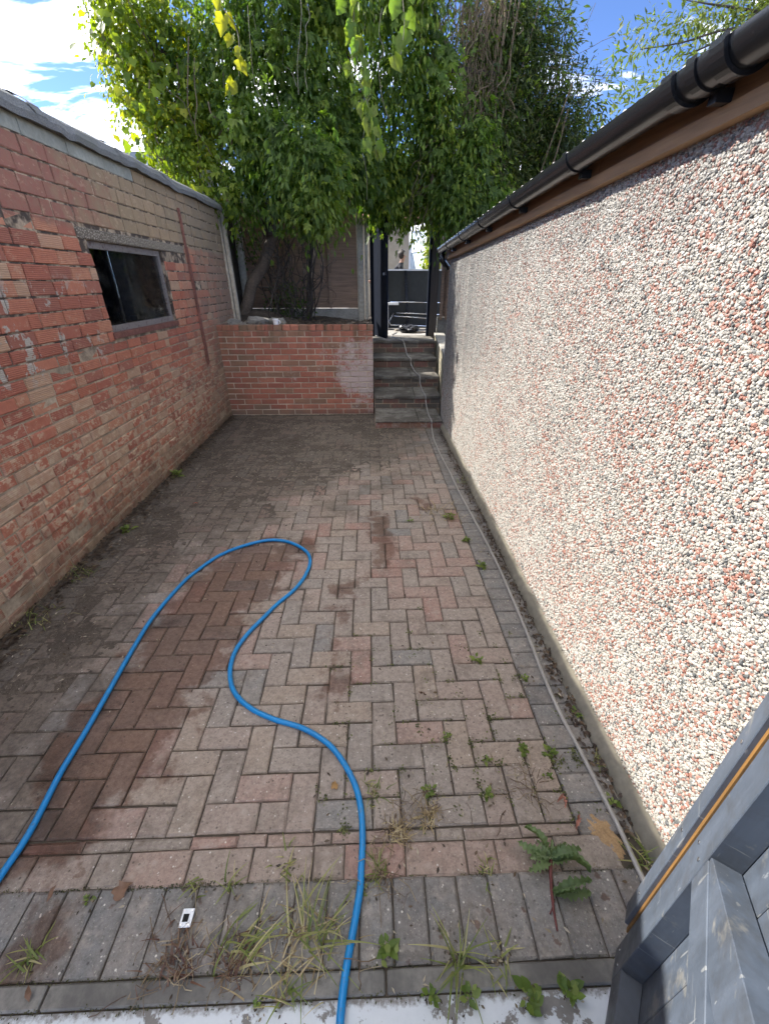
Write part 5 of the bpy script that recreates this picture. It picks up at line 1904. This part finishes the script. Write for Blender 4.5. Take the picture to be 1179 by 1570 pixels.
for (x, y), s_, k, lb, tm in FALL:
    a = random.uniform(0, 6.28)
    tm = (tm[0] * np.array([.8, 1, 1]) + rng.normal(size=tm[0].shape) * np.array([.03, .03, .13]), tm[1])
    o = link('fallen_leaf', leaf_mesh('fallen_leaf', [(x, y, .012)], [(math.cos(a), math.sin(a), .15)], [(.2, .1, 1)], [s_ * .85], tm), dm[k])
    tag(o, lb, 'leaf', 'fallen leaves on the paving')
# sandy pile
mb = MB()
NS = 44
for j in range(NS + 1):
    for i in range(NS + 1):
        u_, v_ = i / NS * 2 - 1, j / NS * 2 - 1
        rr = math.hypot(u_, v_)
        x = .785 + u_ * .045 - v_ * .018; y = .705 + v_ * .075
        wv = math.sin(x * 90 + 1) * math.sin(y * 75) * .5 + math.sin(x * 210 + y * 170) * .3 + random.uniform(-.35, .35)
        mb.v.append((x, y, .0075 * (1 - rr ** 1.2) + .0032 * wv - .0022))
for j in range(NS):
    for i in range(NS):
        a = j * (NS + 1) + i
        q = (a, a + 1, a + NS + 2, a + NS + 1)
        if max(mb.v[k][2] for k in q) > -.001:
            mb.f.append(q); mb.r.append(.5)
o = mb.build('sand_pile', simple('ochre_sand', (.36, .235, .12), .95, .35, 160, .8, .004), smooth=True)
tag(o, 'small spill of ochre sand beside the pipe near the gate', 'sand')

# loose litter nobody could count: leaf scraps, grit, twigs
def litter(name, pts, sizes, mat, label, tm):
    n_ = len(pts)
    a = rng.uniform(0, 6.28, n_)
    D = np.stack([np.cos(a), np.sin(a), rng.uniform(-.05, .35, n_)], 1)
    U = np.stack([rng.normal(0, .35, n_), rng.normal(0, .35, n_), np.ones(n_)], 1)
    o = link(name, leaf_mesh(name, pts, D, U, sizes, tm), mat)
    return tag(o, label, None, None, 'stuff')


def scatter(n_, fn):
    out = []
    while len(out) < n_:
        x, y = rng.uniform(-1.98, .90), rng.uniform(.36, 5.95)
        if rng.random() < fn(x, y):
            out.append((x, y, .004 + rng.uniform(0, .006)))
    return np.array(out)


def dens(x, y):
    mud_ = 1 / (1 + math.exp(-(y - 1.02 * x - 3.7) * 3)) * .35
    lw = math.exp(-(x + 1.95) / .12) * 1.0
    rw = math.exp(-(.89 - x) / .05) * .8
    near = .35 * math.exp(-((x - .3) ** 2 / .25 + (y - .75) ** 2 / .08)) + .5 * math.exp(-((x + .35) ** 2 / .12 + (y - .45) ** 2 / .01))
    return min(1, .02 + mud_ + lw + rw + near)


pale_bits = leaf_mat('pale_leaf_scrap', [(0, (.16, .12, .08)), (.4, (.30, .24, .17)), (1, (.50, .44, .35))], .1)
brown_bits = leaf_mat('brown_leaf_scrap', [(0, (.035, .024, .018)), (.5, (.075, .05, .035)), (1, (.15, .10, .06))], .1)
pts = scatter(2600, dens)
litter('leaf_litter', pts, rng.uniform(.008, .024, len(pts)), pale_bits, 'pale dry leaf scraps scattered over the paving', tmpl_lance(.16))
pts = scatter(3800, lambda x, y: dens(x, y) * (1 if y > 1.1 else .3))
litter('brown_litter', pts, rng.uniform(.006, .022, len(pts)), brown_bits, 'brown leaf crumbs and twigs along the wall feet', tmpl_ovate(.22))
n_ = 900
pts = np.stack([rng.uniform(.846, .90, n_), rng.uniform(.7, 5.2, n_), rng.uniform(.002, .015, n_)], 1)
litter('edge_litter', pts, rng.uniform(.012, .03, n_), brown_bits, 'leaf litter packed between edge row and garage plinth', tmpl_ovate(.25))
n_ = 1800
pts = np.stack([-1.99 + np.abs(rng.normal(0, .07, n_)), rng.uniform(1.3, 5.9, n_), rng.uniform(.002, .03, n_)], 1)
litter('wall_foot_litter', pts, rng.uniform(.012, .04, n_), brown_bits, 'leaf litter heaped along the foot of the outbuilding', tmpl_ovate(.22))
n_ = 500
pts = np.stack([rng.uniform(-2.0, .03, n_), rng.uniform(6.1, 7.0, n_), rng.uniform(1.14, 1.2, n_)], 1)
litter('bed_litter', pts, rng.uniform(.02, .06, n_), brown_bits, 'dead leaves on the raised bed behind the coping', tmpl_ovate(.22))
# moss in the joints near the front
sd = []
for k in range(150):
    x, y = rng.uniform(-.2, .86), .74 + abs(rng.normal(0, .5))
    if rng.random() < .5: x = X0 + round((x - X0) / GX) * GX
    else: y = Y0 + round((y - Y0) / G) * G
    m = rng.integers(4, 22)
    sd.append(np.stack([x + rng.normal(0, .010, m), y + rng.normal(0, .010, m), rng.uniform(-.004, .004, m)], 1))
sd = np.concatenate(sd)
litter('joint_seedlings', sd, rng.uniform(.005, .013, len(sd)), leaf_mat('seedling_leaf', [(0, (.04, .045, .018)), (.5, (.09, .10, .03)), (1, (.20, .21, .07))], .2), 'tiny seedlings and moss in the paving joints', tmpl_ovate(.3))
wl = []
for (x, y), *_ in WEEDS + TUFTS:
    if y > 3 or x < -1.5: continue
    m = 22
    r_ = np.abs(rng.normal(0, .028, m)); a = rng.uniform(0, 6.28, m)
    wl.append(np.stack([x + r_ * np.cos(a), y + r_ * np.sin(a) * .8, rng.uniform(.0, .006, m)], 1))
wl = np.concatenate(wl)
litter('weed_crumbs', wl, rng.uniform(.004, .014, len(wl)), leaf_mat('weed_crumb', [(0, (.04, .03, .02)), (.45, (.09, .065, .04)), (.8, (.26, .2, .12)), (1, (.5, .44, .34))], .1), 'soil crumbs and dead bits around the weeds', tmpl_ovate(.25))
# tangled dead stalks and roots round the strike plate and the hose
mb = MB()
for k in range(260):
    cx, cy, sx, sy = random.choice(((-.60, .44, .06, .035), (-.26, .46, .09, .05), (-.40, .44, .06, .03), (.06, .74, .04, .05), (.16, .80, .05, .03), (.0, .60, .03, .03), (.56, .86, .06, .04)))
    x, y = random.gauss(cx, sx), random.gauss(cy, sy)
    a = random.uniform(0, 6.28); l = random.uniform(.02, .10)
    mb.tube(wander((x, y, .003 + random.uniform(0, .006)), (x + math.cos(a) * l, y + math.sin(a) * l, .004 + random.uniform(0, .03)), 4, l * .07), random.uniform(.0006, .0014), 4, random.random())
tag(mb.build('dead_stalks', leaf_mat('dead_stalk', [(0, (.09, .05, .035)), (.5, (.24, .17, .10)), (1, (.46, .38, .25))], .1), fix=False), 'tangled dead stalks and roots over the front edging', kind='stuff')
cl = rng.uniform(-1.3, .88, 46)
n_ = 1500
xx_ = cl[rng.integers(0, 46, n_)] + rng.normal(0, .022, n_)
pts = np.stack([xx_, np.where(rng.random(n_) < .5, rng.normal(.6065, .0045, n_), np.where(rng.random(n_) < .5, rng.normal(.405, .004, n_), rng.normal(.353, .006, n_))), rng.uniform(-.004, .002, n_)], 1)
litter('joint_moss', pts, rng.uniform(.003, .008, n_), leaf_mat('joint_moss_leaf', [(0, (.03, .032, .014)), (.6, (.06, .06, .022)), (1, (.12, .11, .045))], .1), 'dark moss in the joints of the front edging', tmpl_ovate(.3))


# mud lying over the far and left part of the paving, thick enough to bury the joints
def vnoise(x, y, seed):
    g = np.random.default_rng(seed).random((128, 128))
    xi, yi = np.floor(x).astype(int), np.floor(y).astype(int)
    fx, fy = x - xi, y - yi
    fx, fy = fx * fx * (3 - 2 * fx), fy * fy * (3 - 2 * fy)
    G_ = lambda a, b: g[a % 128, b % 128]
    return (G_(xi, yi) * (1 - fx) + G_(xi + 1, yi) * fx) * (1 - fy) + (G_(xi, yi + 1) * (1 - fx) + G_(xi + 1, yi + 1) * fx) * fy


def fnoise(x, y, f, seed, oct=4):
    return sum(vnoise(x * f * 2 ** k, y * f * 2 ** k, seed + k) * .5 ** k for k in range(oct)) / sum(.5 ** k for k in range(oct))


nx_, ny_ = 300, 470
gx, gy = np.meshgrid(np.linspace(-1.995, .72, nx_), np.linspace(.8, 6.012, ny_))
ln = gy - 1.02 * gx - 3.75
mk = np.maximum(1 / (1 + np.exp(-ln * 2.6)), 1 / (1 + np.exp((gx + 1.38) * 12)) * np.clip((gy - .9) / .5, 0, 1))
mk = np.maximum(mk, np.exp(-(gx + 1.995) / .05) * 1.1)
mk *= 1 - .55 * np.clip((gx - .30) / .4, 0, 1)
h_ = -.0134 + .0125 * mk + .014 * (fnoise(gx, gy, 3, 3) - .5) + .014 * (fnoise(gx, gy, 13, 9) - .5) + .012 * (fnoise(gx, gy, 50, 20, 2) - .5) * mk
h_ = np.clip(h_, -.014, .009) + np.where(np.exp(-(gx + 1.995) / .05) > .3, .010 * np.exp(-(gx + 1.995) / .05), 0)
V = np.stack([gx, gy, h_], -1).reshape(-1, 3)
idx = np.arange(nx_ * ny_).reshape(ny_, nx_)
F = np.stack([idx[:-1, :-1], idx[:-1, 1:], idx[1:, 1:], idx[1:, :-1]], -1).reshape(-1, 4)
F = F[(V[F][:, :, 2].max(1) > -.0085)]
me = bpy.data.meshes.new('mud_film')
me.from_pydata(V.tolist(), [], F.tolist())
me.polygons.foreach_set('use_smooth', [True] * len(me.polygons))
w = NT('dried_mud')
n = w.noise(55, 4, .75)
c = w.mix(w.map(n, .35, .68), (.05, .039, .029), (.13, .105, .078))
c = w.mix(w.map(w.noise(4, 4, .7), .45, .62, 0, .55), c, (.045, .035, .026))
c = w.mix(w.map(w.noise(190, 2, .6), .63, .70, 0, .7), c, (.36, .31, .25))
w.set(Base_Color=c, Roughness=.85)
w.bump(n, .8, .006)
tag(link('mud_film', me, w.m), 'thin brown mud lying over the far and left paving', kind='stuff')
for i_ in bpy.data.objects:
    if i_.type == 'EMPTY' and not i_.children:
        bpy.data.objects.remove(i_)
